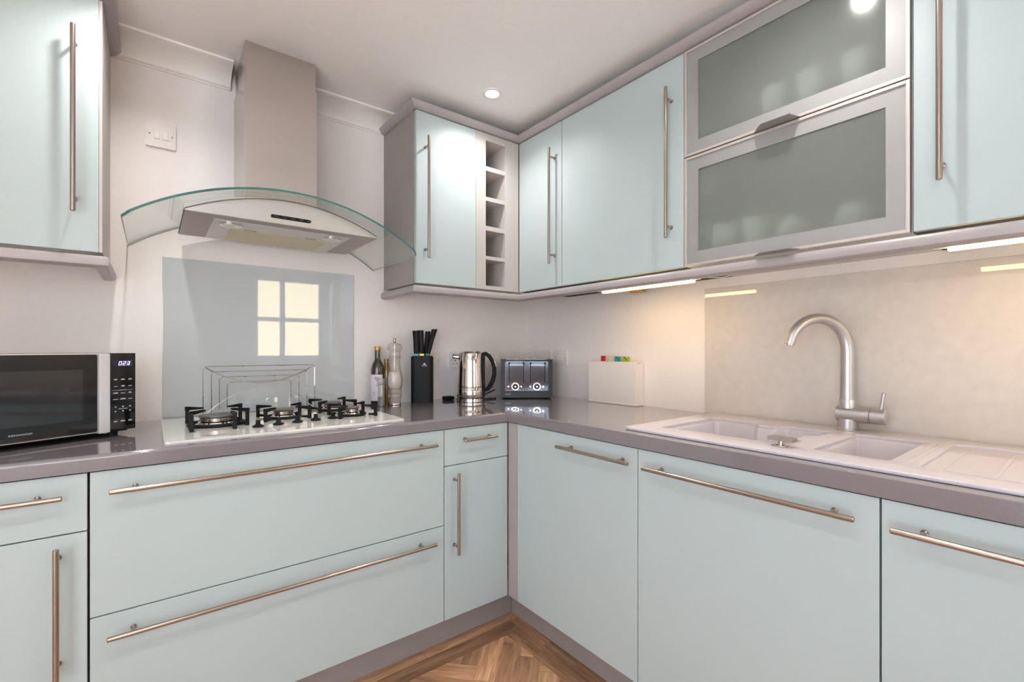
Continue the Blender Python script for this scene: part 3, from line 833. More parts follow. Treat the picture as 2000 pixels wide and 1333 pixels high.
# chrome wire stand behind the hob
t = thing('wire_stand', 'chrome wire rack of nested frames standing behind the hob', 'wire rack', (-1.427, -.06, .9167))
yy = -.085
def bend(pts, r=.014):
    out = [Vector(pts[0])]
    for i in range(1, len(pts) - 1):
        p = Vector(pts[i]); a = (Vector(pts[i - 1]) - p).normalized(); b = (Vector(pts[i + 1]) - p).normalized()
        for k in range(5):
            q = k / 4; out.append((1 - q) ** 2 * (p + a * r) + 2 * q * (1 - q) * p + q * q * (p + b * r))
    out.append(Vector(pts[-1])); return out
zb = .9182
for k in range(4):
    ins = .027 * k; zt = 1.104 - .021 * k; y = yy + .016 * k
    obj('frame_wire', tube(nb(), bend([(-1.626 + ins, y, zb), (-1.626 + ins, y, zt), (-1.236 - ins, y, zt), (-1.236 - ins, y, zb)]), .0016, 6), M['chrome'], t, smooth=True)
xm, hw = -1.431, .19
obj('arc_wire', tube(nb(), [(xm + hw * s, yy + .03 - .035 * abs(s) , 1.036 + .066 * s * s) for s in [k / 12 - 1 for k in range(25)]], .0016, 6), M['chrome'], t, smooth=True)
obj('arc_wire', tube(nb(), [(xm + hw * s, yy + .03 - .035 * abs(s), 1.018 - .092 * s * s) for s in [k / 12 - 1 for k in range(25)]], .0016, 6), M['chrome'], t, smooth=True)
obj('foot_wire', tube(nb(), [(-1.626, yy, zb + .0002), (-1.236, yy, zb + .0002)], .0016, 6), M['chrome'], t, smooth=True)

# ------------------------------------------------------------------ sockets and switch
def wall_plate(label, cat, wall, a0, a1, z0, z1, kind, name):
    ac, zc = (a0 + a1) / 2, (z0 + z1) / 2; w, h = abs(a1 - a0), z1 - z0
    t = thing(name, label, cat, (ac, -.0, zc) if wall == 'A' else (0, ac, zc), 0 if wall == 'A' else R_(-90))
    # local frame: x along the wall, -y out of the wall
    obj('face_plate', prism(nb(), round_poly([(-w / 2, -h / 2), (w / 2, -h / 2), (w / 2, h / 2), (-w / 2, h / 2)], .004), -.009, -.0004, 'y'), M['plate'], t, local=True)
    for s in (-1, 1):
        obj('screw', bx(nb(), s * (w / 2 - .012) - .003, s * (w / 2 - .012) + .003, -.0102, -.0088, -.003, .003, .0012), M['chrome'], t, local=True)
    if kind == 'socket2':
        for s in (-1, 1):
            obj('rocker', bx(nb(), s * .014 - .005, s * .014 + .005, -.0135, -.0088, .006, .026, .002), M['white'], t, local=True)
            for (dx, dz, a, b) in ((0, -.004, .002, .004), (-.011, -.020, .0035, .002), (.011, -.020, .0035, .002)):
                obj('pin_slot', bx(nb(), s * .040 + dx - a, s * .040 + dx + a, -.0094, -.0088, dz - b, dz + b), M['black'], t, local=True)
    elif kind == 'switch2':
        for s in (-1, 1):
            obj('rocker', bx(nb(), s * .0125 - .009, s * .0125 + .009, -.0125, -.0088, -.015, .015, .002), M['white'], t, local=True)
    elif kind == 'spur':
        obj('rocker', bx(nb(), .008, .018, -.0135, -.0088, -.012, .012, .002), M['white'], t, local=True)
        obj('fuse_cover', bx(nb(), -.022, -.002, -.0105, -.0088, -.012, .012, .001), M['white'], t, local=True)
    return t
wall_plate('white twin rocker switch plate high on the wall left of the hood', 'switch', 'A', -1.7927, -1.7037, 1.902, 1.990, 'switch2', 'light_switch')
wall_plate('white socket plate on the wall between the knife block and the kettle', 'socket', 'A', -.700, -.602, 1.072, 1.154, 'spur', 'wall_socket')
wall_plate('white double socket on the wall behind the kettle spout', 'socket', 'A', -.545, -.400, 1.070, 1.154, 'socket2', 'wall_socket')
wall_plate('white double socket on the wall behind the left of the toaster', 'socket', 'A', -.2185, -.0755, 1.074, 1.158, 'socket2', 'wall_socket')
wall_plate('white double socket at the corner above the right of the toaster', 'socket', 'B', -.0566, -.2030, 1.076, 1.160, 'socket2', 'wall_socket')
wall_plate('white single fused switch plate right of the toaster', 'socket', 'B', -.2330, -.3280, 1.078, 1.164, 'spur', 'wall_socket')

# ------------------------------------------------------------------ things on the worktop
WT = .9102
# microwave
RZ = R_(28)
mw = thing('microwave', 'black and silver microwave with lit blue-white digits on the left worktop', 'microwave', (-1.8152, -.2946, WT), RZ)
# local: x from -w..0 along the front (right end at 0), y=0 front face, +y back
MWW, MWD, m0, m1 = .445, .27, .0175, .2465
obj('casing', bx(nb(), -MWW, -.001, .012, MWD, m0, m1, .004), M['alu'], mw, local=True)
dr = obj('door', bx(nb(), -MWW, -.0960, -.002, .012, m0, m1, .002), M['alu_lip'], mw, local=True)
obj('door_glass', prism(nb(), round_poly([(-MWW + .004, m0 + .0035), (-.0968, m0 + .0035), (-.0968, m1 - .0035), (-MWW + .004, m1 - .0035)], .005), -.0042, -.0018, 'y'), M['blackgloss'], dr, local=True)
obj('window_mesh', bx(nb(), -MWW + .03, -.130, -.0046, -.0041, m0 + .042, m1 - .045, .0), mat('microwave_window', srgb(34, 36, 38), 0.05, spec=0.8, var=0.05, scale=200), dr, local=True)
obj('door_handle', bx(nb(), -.0962, -.0695, -.014, .010, m0 - .002, m1 - .001, .003), M['silver'], dr, local=True)
pn = obj('control_panel', bx(nb(), -.0690, -.0005, -.003, .012, m0, m1, .0015), M['blackgloss'], mw, local=True)
obj('display', bx(nb(), -.060, -.009, -.0036, -.0028, m1 - .040, m1 - .021, .0), M['dispbg'], pn, local=True)
def seg7(ch, x, z, w, h, bm):
    segs = {'0': 'abcdef', '2': 'abged', '3': 'abgcd'}[ch]; th = w * .21
    P = {'a': (0, h - th, w, h), 'd': (0, 0, w, th), 'g': (0, h / 2 - th / 2, w, h / 2 + th / 2),
         'f': (0, h / 2, th, h), 'b': (w - th, h / 2, w, h), 'e': (0, 0, th, h / 2), 'c': (w - th, 0, w, h / 2)}
    for s in segs:
        a0, b0, a1, b1 = P[s]; k = .22
        prism(bm, [(x + a0 + k * b0, z + b0), (x + a1 + k * b0, z + b0), (x + a1 + k * b1, z + b1), (x + a0 + k * b1, z + b1)], -.0041, -.0037, 'y')
bm = nb()
for k, ch in enumerate('023'): seg7(ch, -.0455 + k * .0104, m1 - .0360, .0074, .0115, bm)
obj('digits', bm, M['display'], pn, local=True)
bm = nb()
for r_, (zr, widths) in enumerate(((.079, (.009, .010, .010)), (.0985, (.010, .009, .009)), (.119, (.013, .010, .008)), (.137, (.013, .015, .010)), (.203, (.010, .012, .010)))):
    for c_, wd in enumerate(widths):
        xc = -.052 + c_ * .0185; zc_ = m1 - zr
        bx(bm, xc - wd / 2, xc + wd / 2, -.0034, -.0029, zc_ - .0008, zc_ + .0008)
        if (r_ + c_) % 2 == 0 or r_ in (0, 4): bx(bm, xc - wd / 2.6, xc + wd / 2.6, -.0034, -.0029, zc_ + .0014, zc_ + .0028)
bx(bm, -.061, -.008, -.0034, -.0029, m1 - .1103, m1 - .1097)
bx(bm, -.043, -.025, -.0034, -.0029, m1 - .1106, m1 - .1094)
for c_ in range(3):
    xc = -.052 + c_ * .0185
    for zr in (.1595, .1725):
        cyl(bm, (xc, -.0034, m1 - zr), (xc, -.0029, m1 - zr), .0021, n=10)
bx(bm, -.0445, -.0225, -.0034, -.0029, m1 - .1666, m1 - .1654)
obj('printed_keys', bm, M['print'], pn, local=True)
tb = text_bm('KENWOOD', .0074, .0002)
tb.transform(Matrix.Translation((-.257, -.0045, m0 + .0215)) @ Matrix.Rotation(R_(90), 4, 'X') @ Matrix.Diagonal((1.15, .8, 1, 1)))
obj('brand_lettering', tb, M['print'], dr, local=True)
for (fx, fy) in ((-.04, .04), (-MWW + .04, .04), (-.04, MWD - .04), (-MWW + .04, MWD - .04)):
    obj('foot', lathe(nb(), [(.013, 0), (.013, m0 + .002)], (fx, fy, 0), 16), M['black'], mw, local=True)
obj('base_pan', bx(nb(), -MWW + .012, -.012, .016, MWD - .01, m0 - .006, m0 + .001, .002), M['black'], mw, local=True)

# bottles
def bottle(x, y, prof, m, label):
    t = thing('oil_bottle', label, 'bottle', (x, y, WT))
    obj('glass', lathe(nb(), prof, (0, 0, 0), 32), m, t, smooth=True, local=True, angle=50)
    return t
b = bottle(-.951, -.050, [(.027, 0), (.030, .003), (.030, .155), (.029, .170), (.024, .190), (.015, .206), (.0125, .215), (.012, .252), (.0135, .253), (.0135, .256)], M['olive'], 'dark green oil bottle with white label and gold cap behind the hob')
obj('cap', lathe(nb(), [(.0135, .252), (.0145, .254), (.0145, .268), (.013, .2705)], (0, 0, 0), 24), M['gold'], b, smooth=True, local=True)
def curved_label(r, a0, a1, z0, z1):
    bm = nb(); n = 12; V = []
    for k in range(n + 1):
        a = R_(a0 + (a1 - a0) * k / n)
        V.append([bm.verts.new((rr * math.cos(a), rr * math.sin(a), z)) for rr, z in ((r, z0), (r, z1), (r + .0004, z1), (r + .0004, z0))])
    for k in range(n):
        for i in range(4): bm.faces.new((V[k][i], V[k][(i + 1) % 4], V[k + 1][(i + 1) % 4], V[k + 1][i]))
    bm.faces.new(V[0]); bm.faces.new(V[-1][::-1]); return bm
obj('paper_label', curved_label(.0302, 175, 296, .022, .142), M['label'], b, local=True)
for (z0, a0, a1) in ((.128, 222, 262), (.122, 226, 258), (.116, 230, 254), (.060, 215, 225), (.050, 214, 228), (.09, 236, 252)):
    obj('label_print', curved_label(.0307, a0, a1, z0, z0 + .003), M['ink'], b, local=True)
b = bottle(-.899, -.029, [(.020, 0), (.022, .003), (.022, .150), (.018, .170), (.011, .185), (.010, .203), (.012, .204), (.012, .212)], M['oil'], 'slim golden oil bottle half hidden behind the salt mill')

# salt mill
t = thing('salt_mill', 'tall clear salt mill with silver turning knob beside the oil bottles', 'mill', (-.8815, -.082, WT))
obj('body', lathe(nb(), [(.027, 0), (.0285, .004), (.0285, .030), (.032, .034), (.033, .042), (.0325, .048), (.029, .052), (.0325, .057), (.0335, .064), (.0335, .069), (.029, .074), (.034, .086), (.0365, .105), (.036, .125), (.031, .150), (.026, .172), (.024, .195), (.0245, .214), (.027, .222), (.0285, .226)], (0, 0, 0), 36), M['clear'], t, smooth=True, local=True, angle=60)
obj('salt_fill', lathe(nb(), [(.024, .076), (.030, .088), (.0325, .105), (.032, .122), (.028, .140), (.025, .152), (.012, .158)], (0, 0, 0), 28), M['salt'], t, smooth=True, local=True)
obj('head', lathe(nb(), [(.0255, .2262), (.0255, .238), (.024, .246), (.030, .251), (.0345, .260), (.035, .268), (.031, .279), (.022, .285), (.008, .287)], (0, 0, 0), 36), M['clear'], t, smooth=True, local=True, angle=60)
obj('spindle', lathe(nb(), [(.004, .074), (.004, .287), (.004, .288)], (0, 0, 0), 12), M['chrome'], t, smooth=True, local=True)
obj('knob', lathe(nb(), [(.0045, .2872), (.0065, .292), (.0065, .300), (.005, .309), (.002, .311)], (0, 0, 0), 16), M['steel'], t, smooth=True, local=True)
obj('foot_ring', lathe(nb(), [(.0285, .0), (.0295, .002), (.0295, .006), (.0288, .008)], (0, 0, 0), 32), M['chrome'], t, smooth=True, local=True)

# small pepper shaker
t = thing('pepper_shaker', 'small clear shaker half full of pepper in front of the green bottle', 'shaker', (-.957, -.107, WT))
obj('body', lathe(nb(), [(.0135, 0), (.0155, .002), (.0155, .080), (.0165, .092), (.0175, .100)], (0, 0, 0), 20), M['clearglass'], t, smooth=True, local=True)
obj('pepper_fill', lathe(nb(), [(.012, .004), (.0145, .006), (.0145, .040), (.010, .044)], (0, 0, 0), 20), M['pepper'], t, smooth=True, local=True)
obj('cap', lathe(nb(), [(.0178, .100), (.0185, .102), (.0185, .122), (.016, .127), (.004, .128)], (0, 0, 0), 20), M['clear'], t, smooth=True, local=True)

# knife block and knives
kb = thing('knife_block', 'black oval knife block with small white emblem', 'knife block', (-.7345, -.072, WT), R_(-33))
bl = round_poly([(-.0525, -.034), (.0525, -.034), (.0525, .034), (-.0525, .034)], .024, 8)
obj('block', prism(nb(), bl, 0.0, .222, 'z'), M['black'], kb, smooth=True, local=True, angle=40)
obj('bristle_insert', prism(nb(), round_poly([(-.048, -.030), (.048, -.030), (.048, .030), (-.048, .030)], .020, 6), .2215, .2245, 'z'), M['iron'], kb, local=True)
bm = nb()
prism(bm, [(.008, .184), (.020, .184), (.0195, .1895), (.017, .187), (.014, .193), (.011, .187), (.0085, .1895)], -.0348, -.0342, 'y')
obj('emblem', bm, M['white'], kb, local=True)
bm = nb()
for k in range(5): bx(bm, .0015 + k * .0052, .0055 + k * .0052, -.0348, -.0342, .1775, .1800)
obj('emblem_lettering', bm, M['white'], kb, local=True)
def knife(lx, ly, lean, lean_y, L, wdt, band, label):
    wx = kb.location.x + lx * math.cos(R_(-33)) - ly * math.sin(R_(-33)); wy = kb.location.y + lx * math.sin(R_(-33)) + ly * math.cos(R_(-33))
    t = thing('kitchen_knife', label, 'knife', (wx, wy, WT + .2245), R_(-33), 'knives in the black block')
    pts = [(0, 0, .0), (lean * L * .25, lean_y * L * .25, L * .25), (lean * L * .6, lean_y * L * .6, L * .6), (lean * L * 1.08, lean_y * L, L)]
    rings = []
    for k, (a, b_, z) in enumerate(pts):
        w_ = wdt * (0.86, 1.02, 1.05, 1.28)[k]
        rings.append([Vector((a + w_ * math.cos(2 * math.pi * i / 16), b_ + w_ * .62 * math.sin(2 * math.pi * i / 16), z + .0008)) for i in range(16)])
    obj('handle', bridge(nb(), rings), M['black'], t, smooth=True, local=True, angle=60)
    if band: obj('bolster', bx(nb(), -wdt * .95, wdt * .95, -wdt * .7, wdt * .7, .0012, .012, .002), M[band], t, local=True)
knife(-.026, -.012, -.02, 0, .122, .0135, 'teal', 'black-handled knife with pale blue collar, leftmost in the block')
knife(.000, -.014, -.06, .05, .124, .0120, 'gold', 'black-handled knife with yellow collar in the middle of the block')
knife(.013, .012, .10, .05, .120, .0105, None, 'short black-handled knife at the back of the block')
knife(.026, -.004, .24, 0, .130, .0110, 'darkgreen', 'black-handled knife with green collar leaning right out of the block')

# kettle
kt = thing('kettle', 'polished steel kettle with black loop handle beside the toaster', 'kettle', (-.5235, -.178, WT), R_(-38))
# local x = to the right in the picture, -y towards the viewer
obj('power_base', lathe(nb(), [(.066, 0), (.069, .002), (.069, .017), (.066, .019)], (0, 0, 0), 40), M['chrome'], kt, smooth=True, local=True)
obj('base_gap', lathe(nb(), [(.064, .0188), (.064, .0222)], (0, 0, 0), 40), M['black'], kt, smooth=True, local=True)
bd = obj('body', lathe(nb(), [(.066, .022), (.0675, .024), (.0675, .068), (.0665, .069), (.0665, .071), (.0672, .072), (.0660, .080), (.0625, .160), (.0595, .236), (.0575, .2405), (.053, .242)], (0, 0, 0), 48), M['chrome'], kt, smooth=True, local=True, angle=50)
for zz_ in (.046, .058, .0705):
    obj('seam_ring', lathe(nb(), [(.0668, zz_), (.0680, zz_ + .0004), (.0680, zz_ + .0012), (.0668, zz_ + .0016)], (0, 0, 0), 40), M['charcoal'], bd, smooth=True, local=True)
obj('lid', lathe(nb(), [(.053, .2415), (.050, .246), (.020, .249), (.003, .2495)], (0, 0, 0), 36), M['chrome'], kt, smooth=True, local=True)
bm = nb(); cyl(bm, (-.050, 0, .219), (-.086, 0, .222), .013, .011, n=20)
obj('spout', bm, M['chrome'], kt, smooth=True, local=True)
bm = nb(); cyl(bm, (-.0855, 0, .222), (-.0885, 0, .2222), .0118, .0118, n=20)
obj('spout_rim', bm, M['black'], kt, smooth=True, local=True)
bm = nb()
for k in range(16):
    z = .03 + k * .0125
    bx(bm, .052, .0725 - .0004 * k, -.016, .016, z, z + .009, .0015)
bx(bm, .05, .0705, -.014, .014, .022, .236, .002)
obj('ribbed_spine', bm, M['black'], kt, local=True)
hp = [(.056, 0, .232), (.074, 0, .236), (.092, 0, .224), (.108, 0, .198), (.1165, 0, .165), (.1165, 0, .135), (.110, 0, .103), (.097, 0, .076), (.082, 0, .060), (.064, 0, .054)]
obj('handle', tube(nb(), hp, [.009, .010, .0105, .0105, .0105, .0105, .0105, .0105, .010, .009], 12), M['black'], kt, smooth=True, local=True)
obj('handle_trim', tube(nb(), [(p[0] + .0085, p[1], p[2] + .0035) for p in hp[1:5]], .0035, 8), M['chrome'], kt, smooth=True, local=True)
cab = thing('power_cable', 'black power cable running behind the kettle to the toaster', 'cable', (-.43, -.10, WT))
obj('lead', tube(nb(), [(-.455, -.115, WT + .0045), (-.42, -.10, WT + .012), (-.375, -.098, WT + .022), (-.335, -.088, WT + .032), (-.30, -.07, WT + .036)], .003, 8), M['black'], cab, smooth=True)
obj('lead', tube(nb(), [(-.455, -.15, WT + .0038), (-.40, -.165, WT + .0036), (-.365, -.17, WT + .0036), (-.348, -.145, WT + .0036)], .003, 8), M['black'], cab, smooth=True)
obj('plug_lump', bx(nb(), -.612, -.560, -.085, -.045, WT + .0005, WT + .020, .006), M['black'], cab)

# toaster
ts = thing('toaster', 'charcoal four-slot toaster with mirrored front in the corner', 'toaster', (-.2285, -.2570, WT), R_(-37.8))
TW = .134
bm = prism(nb(), round_poly([(-TW, .005), (TW, .005), (TW, .200), (-TW, .200)], .012), .0, .168, 'y')
obj('casing', bm, M['charcoal'], ts, smooth=True, local=True, angle=30)
fr_ = obj('front_frame', prism(nb(), round_poly([(-TW + .001, .006), (TW - .001, .006), (TW - .001, .199), (-TW + .001, .199)], .012), -.007, .001, 'y'), M['charcoal'], ts, local=True)
obj('mirror_panel', prism(nb(), round_poly([(-.112, .042), (.112, .042), (.112, .196), (-.112, .196)], .010), -.0085, -.0065, 'y'), mat('dark_mirror_steel', srgb(78, 78, 82), .08, 1.0, var=.02, scale=10), fr_, local=True)
obj('panel_trim', tube(nb(), [(a, -.0085, b_) for a, b_ in round_poly([(-.112, .042), (.112, .042), (.112, .196), (-.112, .196)], .010)], .0012, 6, closed=True), M['chrome'], fr_, smooth=True, local=True)
obj('top_plate', bx(nb(), -TW - .002, TW + .002, -.006, .168, .1975, .2045, .002), M['charcoal'], ts, local=True)
obj('top_steel', bx(nb(), -.105, .105, .010, .155, .2043, .2062, .0008), M['chrome'], ts, local=True)
for xx in (-.078, -.026, .026, .078):
    obj('slot', bx(nb(), xx - .014, xx + .014, .02, .145, .2060, .2066), M['black'], ts, local=True)
for x0 in (-.091, .020):
    dw = obj('viewing_window', bx(nb(), x0 + .006, x0 + .068, -.0095, -.0083, .092, .175, .0005), mat('smoked_glass', srgb(30, 32, 40), .04, spec=.8, var=.1, scale=6), fr_, local=True)
    obj('window_bar', bx(nb(), x0 - .000, x0 + .074, -.0115, -.0083, .1745, .1775, .001), M['chrome'], fr_, local=True)
    for xx in (x0, x0 + .074):
        obj('lever_slot', bx(nb(), xx - .0022, xx + .0022, -.0098, -.0083, .084, .178, .0005), M['black'], fr_, local=True)
        obj('lever', bx(nb(), xx - .004, xx + .004, -.014, -.0083, .178, .189, .0015), M['black'], fr_, local=True)
for xx in (-.060, .052):
    bm = nb(); cyl(bm, (xx, -.0083, .064), (xx, -.0105, .064), .0205, n=28)
    dl = obj('dial', bm, M['chrome'], fr_, smooth=True, local=True)
    bm = nb(); cyl(bm, (xx, -.0105, .064), (xx, -.024, .064), .0150, .0142, n=24)
    obj('dial_grip', bm, M['charcoal'], dl, smooth=True, local=True)
    bm = nb(); cyl(bm, (xx, -.024, .064), (xx, -.0248, .064), .0045, n=16)
    obj('dial_cap', bm, M['chrome'], dl, smooth=True, local=True)
for xx in (-.096, -.030, .018, .084):
    bm = nb(); cyl(bm, (xx, -.0083, .064), (xx, -.0112, .064), .0052, n=16)
    obj('button', bm, M['chrome'], fr_, smooth=True, local=True)
obj('brand_mark', bx(nb(), -.112, -.083, -.0076, -.0070, .022, .0248), M['print'], fr_, local=True)
for (xx, y) in ((-.108, .02), (.108, .02), (-.108, .148), (.108, .148)):
    obj('foot', lathe(nb(), [(.010, 0), (.011, .0055)], (xx, y, 0), 16), M['black'], ts, smooth=True, local=True)

# chopping-board set: white case with four boards
cs = thing('board_case', 'white chopping-board case standing against the sink-side wall', 'case', (-.033, -.678, WT))
bm = nb()
c0, c1, cy0, cy1, ch = -.0605, -.0055, -.820, -.535, .200
bx(bm, c0, c0 + .004, cy0, cy1, WT, WT + ch, .0015); bx(bm, c1 - .004, c1, cy0, cy1, WT, WT + ch, .0015)
bx(bm, c0 + .001, c1 - .001, cy0, cy0 + .004, WT, WT + ch, .0015); bx(bm, c0 + .001, c1 - .001, cy1 - .004, cy1, WT, WT + ch, .0015)
bx(bm, c0 + .001, c1 - .001, cy0 + .001, cy1 - .001, WT + .0002, WT + .006, .001)
obj('shell', bm, M['white'], cs)
obj('base_strip', box(c0 - .0012, c1 + .001, cy0 - .001, cy1 + .001, WT + .0001, WT + .010, .004), M['white'], cs)
for k in range(2):
    bm = nb(); cyl(bm, (-.046 + k * .014, cy0 - .0004, WT + ch - .006), (-.046 + k * .014, cy0 + .001, WT + ch - .006), .0028, n=12)
    obj('corner_dot', bm, M['red' if k else 'gold'], cs)
for k, (cl, ya, yb, lab) in enumerate((('red', -.608, -.634, 'chopping board with red index tab in the white case'), ('palegreen', -.645, -.668, 'chopping board with pale green index tab in the white case'),
                                       ('teal', -.672, -.706, 'chopping board with teal index tab in the white case'), ('lime', -.708, -.748, 'chopping board with lime index tab in the white case'))):
    xk = -.0535 + k * .0118
    t = thing('chopping_board', lab, 'board', (xk, -.678, WT + .0065), 0, 'boards in the white case')
    obj('board', box(xk, xk + .006, cy0 + .008, cy1 - .008, WT + .0065, WT + .196, .002), M['white'], t)
    tabo = obj('index_tab', box(xk + .0005, xk + .0055, yb, ya, WT + .190, WT + .226 - .001 * k, .0015), M[cl], t)
    if cl in ('teal', 'lime'):
        ym = (ya + yb) / 2; zt_ = WT + .214
        obj('tab_symbol', prism(nb(), [(ym - .010, zt_ - .008), (ym - .006, zt_ - .009), (ym + .010, zt_ + .006), (ym + .007, zt_ + .009)], xk + .0000, xk + .0004, 'x'), M['darkgreen'], tabo)

# ------------------------------------------------------------------ sink and tap
SZ = .9105
sk = thing('sink', 'pale lilac composite sink with one and a half bowls and drainer', 'sink', (-.30, -1.65, SZ))
outer = round_poly([(-.572, -1.162), (-.022, -1.162), (-.022, -2.160), (-.572, -2.160)], .018, 4)
def wavy(x0, x1, ya, yb, bumps):
    """bowl outline, clockwise from front-left; bumps = (side, pos, half, depth)"""
    def edge(p, q, side):
        p, q = Vector(p), Vector(q); d = (q - p); L = d.length; d /= L; n = Vector((-d.y, d.x))
        out = []
        N = 64
        for k in range(1, N):
            s = L * k / N; off = 0
            for (sd, pos, hf, dep) in bumps:
                if sd == side:
                    v = abs(s - pos * L) / hf
                    if v < 1.6: off += dep * (1 if v < .6 else .5 + .5 * math.cos(math.pi * (v - .6)))
            out.append(p + d * s + n * off)
        return [(a.x, a.y) for a in out]
    C = [(x0, ya), (x1, ya), (x1, yb), (x0, yb)]
    pts = []
    for i in range(4):
        e = edge(C[i], C[(i + 1) % 4], i)
        pts += e[1:-1]
    return pts
cen = lambda L: (sum(p[0] for p in L) / len(L), sum(p[1] for p in L) / len(L))
b1 = wavy(-.487, -.152, -1.238, -1.612, [(1, .54, .034, -.046), (2, .50, .040, -.026), (3, .42, .14, -.018)])
b2 = wavy(-.472, -.135, -1.668, -1.822, [])
dr_ = round_poly([(-.487, -1.875), (-.100, -1.875), (-.100, -2.130), (-.487, -2.130)], .02, 4)
top = plate([outer, b1, b2, dr_], SZ + .0045, .0022, .0022, 2)
obj('rim', top, M['sink'], sk, smooth=True, angle=50)
def bowl(L, depth, ins, name, zt):
    c = cen(L); rings = []
    led = .62 if name == 'main_bowl' else .15
    for (f, z, grow) in ((0, 0, .0025), (0.0, -.008, 0), (led, -.0105, 0), (led + .1, -.014, 0), (led + .3, -depth * .5, 0), (led + .5, -depth + .02, 0), (led + .8, -depth + .004, 0), (led + 1.5, -depth, 0)):
        rg = []
        for (x, y) in L:
            d = Vector((c[0] - x, c[1] - y)); l = d.length; d /= l
            q = Vector((x, y)) + d * (ins * f - grow)
            rg.append(Vector((q.x, q.y, zt + z)))
        rings.append(rg)
    bm = nb()
    vr = [[bm.verts.new(p) for p in r] for r in rings]
    n = len(L)
    for a, b_ in zip(vr[:-1], vr[1:]):
        for i in range(n): bm.faces.new((a[i], a[(i + 1) % n], b_[(i + 1) % n], b_[i]))
    bm.faces.new(vr[-1])
    return obj(name, bm, M['sink'], sk, smooth=True, angle=50)
w1 = bowl(b1, .165, .018, 'main_bowl', SZ + .0045)
w2 = bowl(b2, .110, .016, 'half_bowl', SZ + .0045)
tr_ = obj('drainer', prism(nb(), round_poly([(-.492, -1.870), (-.095, -1.870), (-.095, -2.135), (-.492, -2.135)], .02, 4), SZ + .0003, SZ + .0018), M['sink'], sk)
for yy in (-1.905, -1.985, -2.065):
    obj('drainer_rib', box(-.465, -.125, yy - .004, yy + .004, SZ + .0015, SZ + .0036, .0012), M['sink'], tr_)
for yy in (-1.846, -1.858):
    obj('ridge', box(-.46, -.15, yy - .0028, yy + .0028, SZ + .0085, SZ + .0105, .0012), M['sink'], sk)
for (w, L) in ((w1, b1), (w2, b2)):
    c = cen(L); dz = .165 if w is w1 else .110
    obj('waste', lathe(nb(), [(.040, 0), (.042, .001), (.040, .003), (.02, .0035), (.002, .0045)], (c[0], c[1], SZ + .0045 - dz + .0002), 28), M['chrome'], w, smooth=True)
# steel waste-control knob on the rim between the bowls
wc = obj('waste_control', lathe(nb(), [(.022, 0), (.023, .002), (.021, .0045), (.008, .0055), (.007, .014)], (-.497, -1.606, SZ + .0088), 24), M['chrome'], sk, smooth=True)
obj('waste_lever', bx(nb(), -.034, .026, -.015, .015, 0, .010, .001, M=Matrix.Translation((-.492, -1.603, SZ + .0225)) @ Matrix.Rotation(R_(84), 4, 'Z')), M['satin'], wc)

# tap
TX, TY, TZ = -.068, -1.624, SZ + .0092
tp = thing('mixer_tap', 'satin steel swan-neck mixer tap behind the sink bowls', 'tap', (TX, TY, TZ))
obj('base', lathe(nb(), [(.0275, 0), (.0275, .003), (.0255, .005), (.0250, .034)], (TX, TY, TZ), 32), M['tap'], tp, smooth=True, angle=40)
bm = nb(); rr = .0235
bridge(bm, [ring_pts((TX, TY + .028, TZ + .048), (0, -1, 0), rr * .86, 28), ring_pts((TX, TY + .0265, TZ + .048), (0, -1, 0), rr, 28), ring_pts((TX, TY - .056, TZ + .048), (0, -1, 0), rr, 28)])
bdy = obj('valve_body', bm, M['tap'], tp, smooth=True, angle=40)
for k in range(2):
    bm = nb(); cyl(bm, (TX, TY - .056 - k * .004, TZ + .048), (TX, TY - .0585 - k * .004, TZ + .048), rr * .94, n=28)
    obj('ring_groove', bm, M['tap'], bdy, smooth=True)
bm = nb(); bridge(bm, [ring_pts((TX, TY - .0625, TZ + .048), (0, -1, 0), rr, 28), ring_pts((TX, TY - .0955, TZ + .048), (0, -1, 0), rr, 28), ring_pts((TX, TY - .097, TZ + .048), (0, -1, 0), rr * .93, 28)])
lv = obj('lever_cap', bm, M['tap'], tp, smooth=True, angle=40)
bm = nb(); cyl(bm, (TX, TY - .084, TZ + .068), (TX, TY - .091, TZ + .119), .0052, .0048, n=14)
obj('lever', bm, M['tap'], lv, smooth=True)
obj('collar', lathe(nb(), [(.0215, .066), (.0215, .092), (.0205, .0935)], (TX, TY, TZ), 28), M['tap'], tp, smooth=True, angle=40)
ph = R_(30); dxy = Vector((-math.cos(ph), math.sin(ph), 0)); zc = 1.163; ra = .1
pts = [Vector((TX, TY, TZ + .0935)), Vector((TX, TY, 1.06)), Vector((TX, TY, 1.12)), Vector((TX, TY, 1.15))]
for k in range(0, 25):
    a = R_(168 * k / 24)
    pts.append(Vector((TX, TY, zc + ra * math.sin(a))) + dxy * (ra - ra * math.cos(a)))
rads = [.0200, .0192, .0186, .0182] + [.0180 - .004 * k / 24 for k in range(25)]
sp = obj('spout', tube(nb(), pts, rads, 24), M['tap'], tp, smooth=True, angle=50)
e1, e0 = pts[-1], pts[-2]; d_ = (e1 - e0).normalized()
bm = nb(); cyl(bm, e1, e1 + d_ * .004, .0115, n=20)
obj('aerator', bm, M['chrome'], sp, smooth=True)

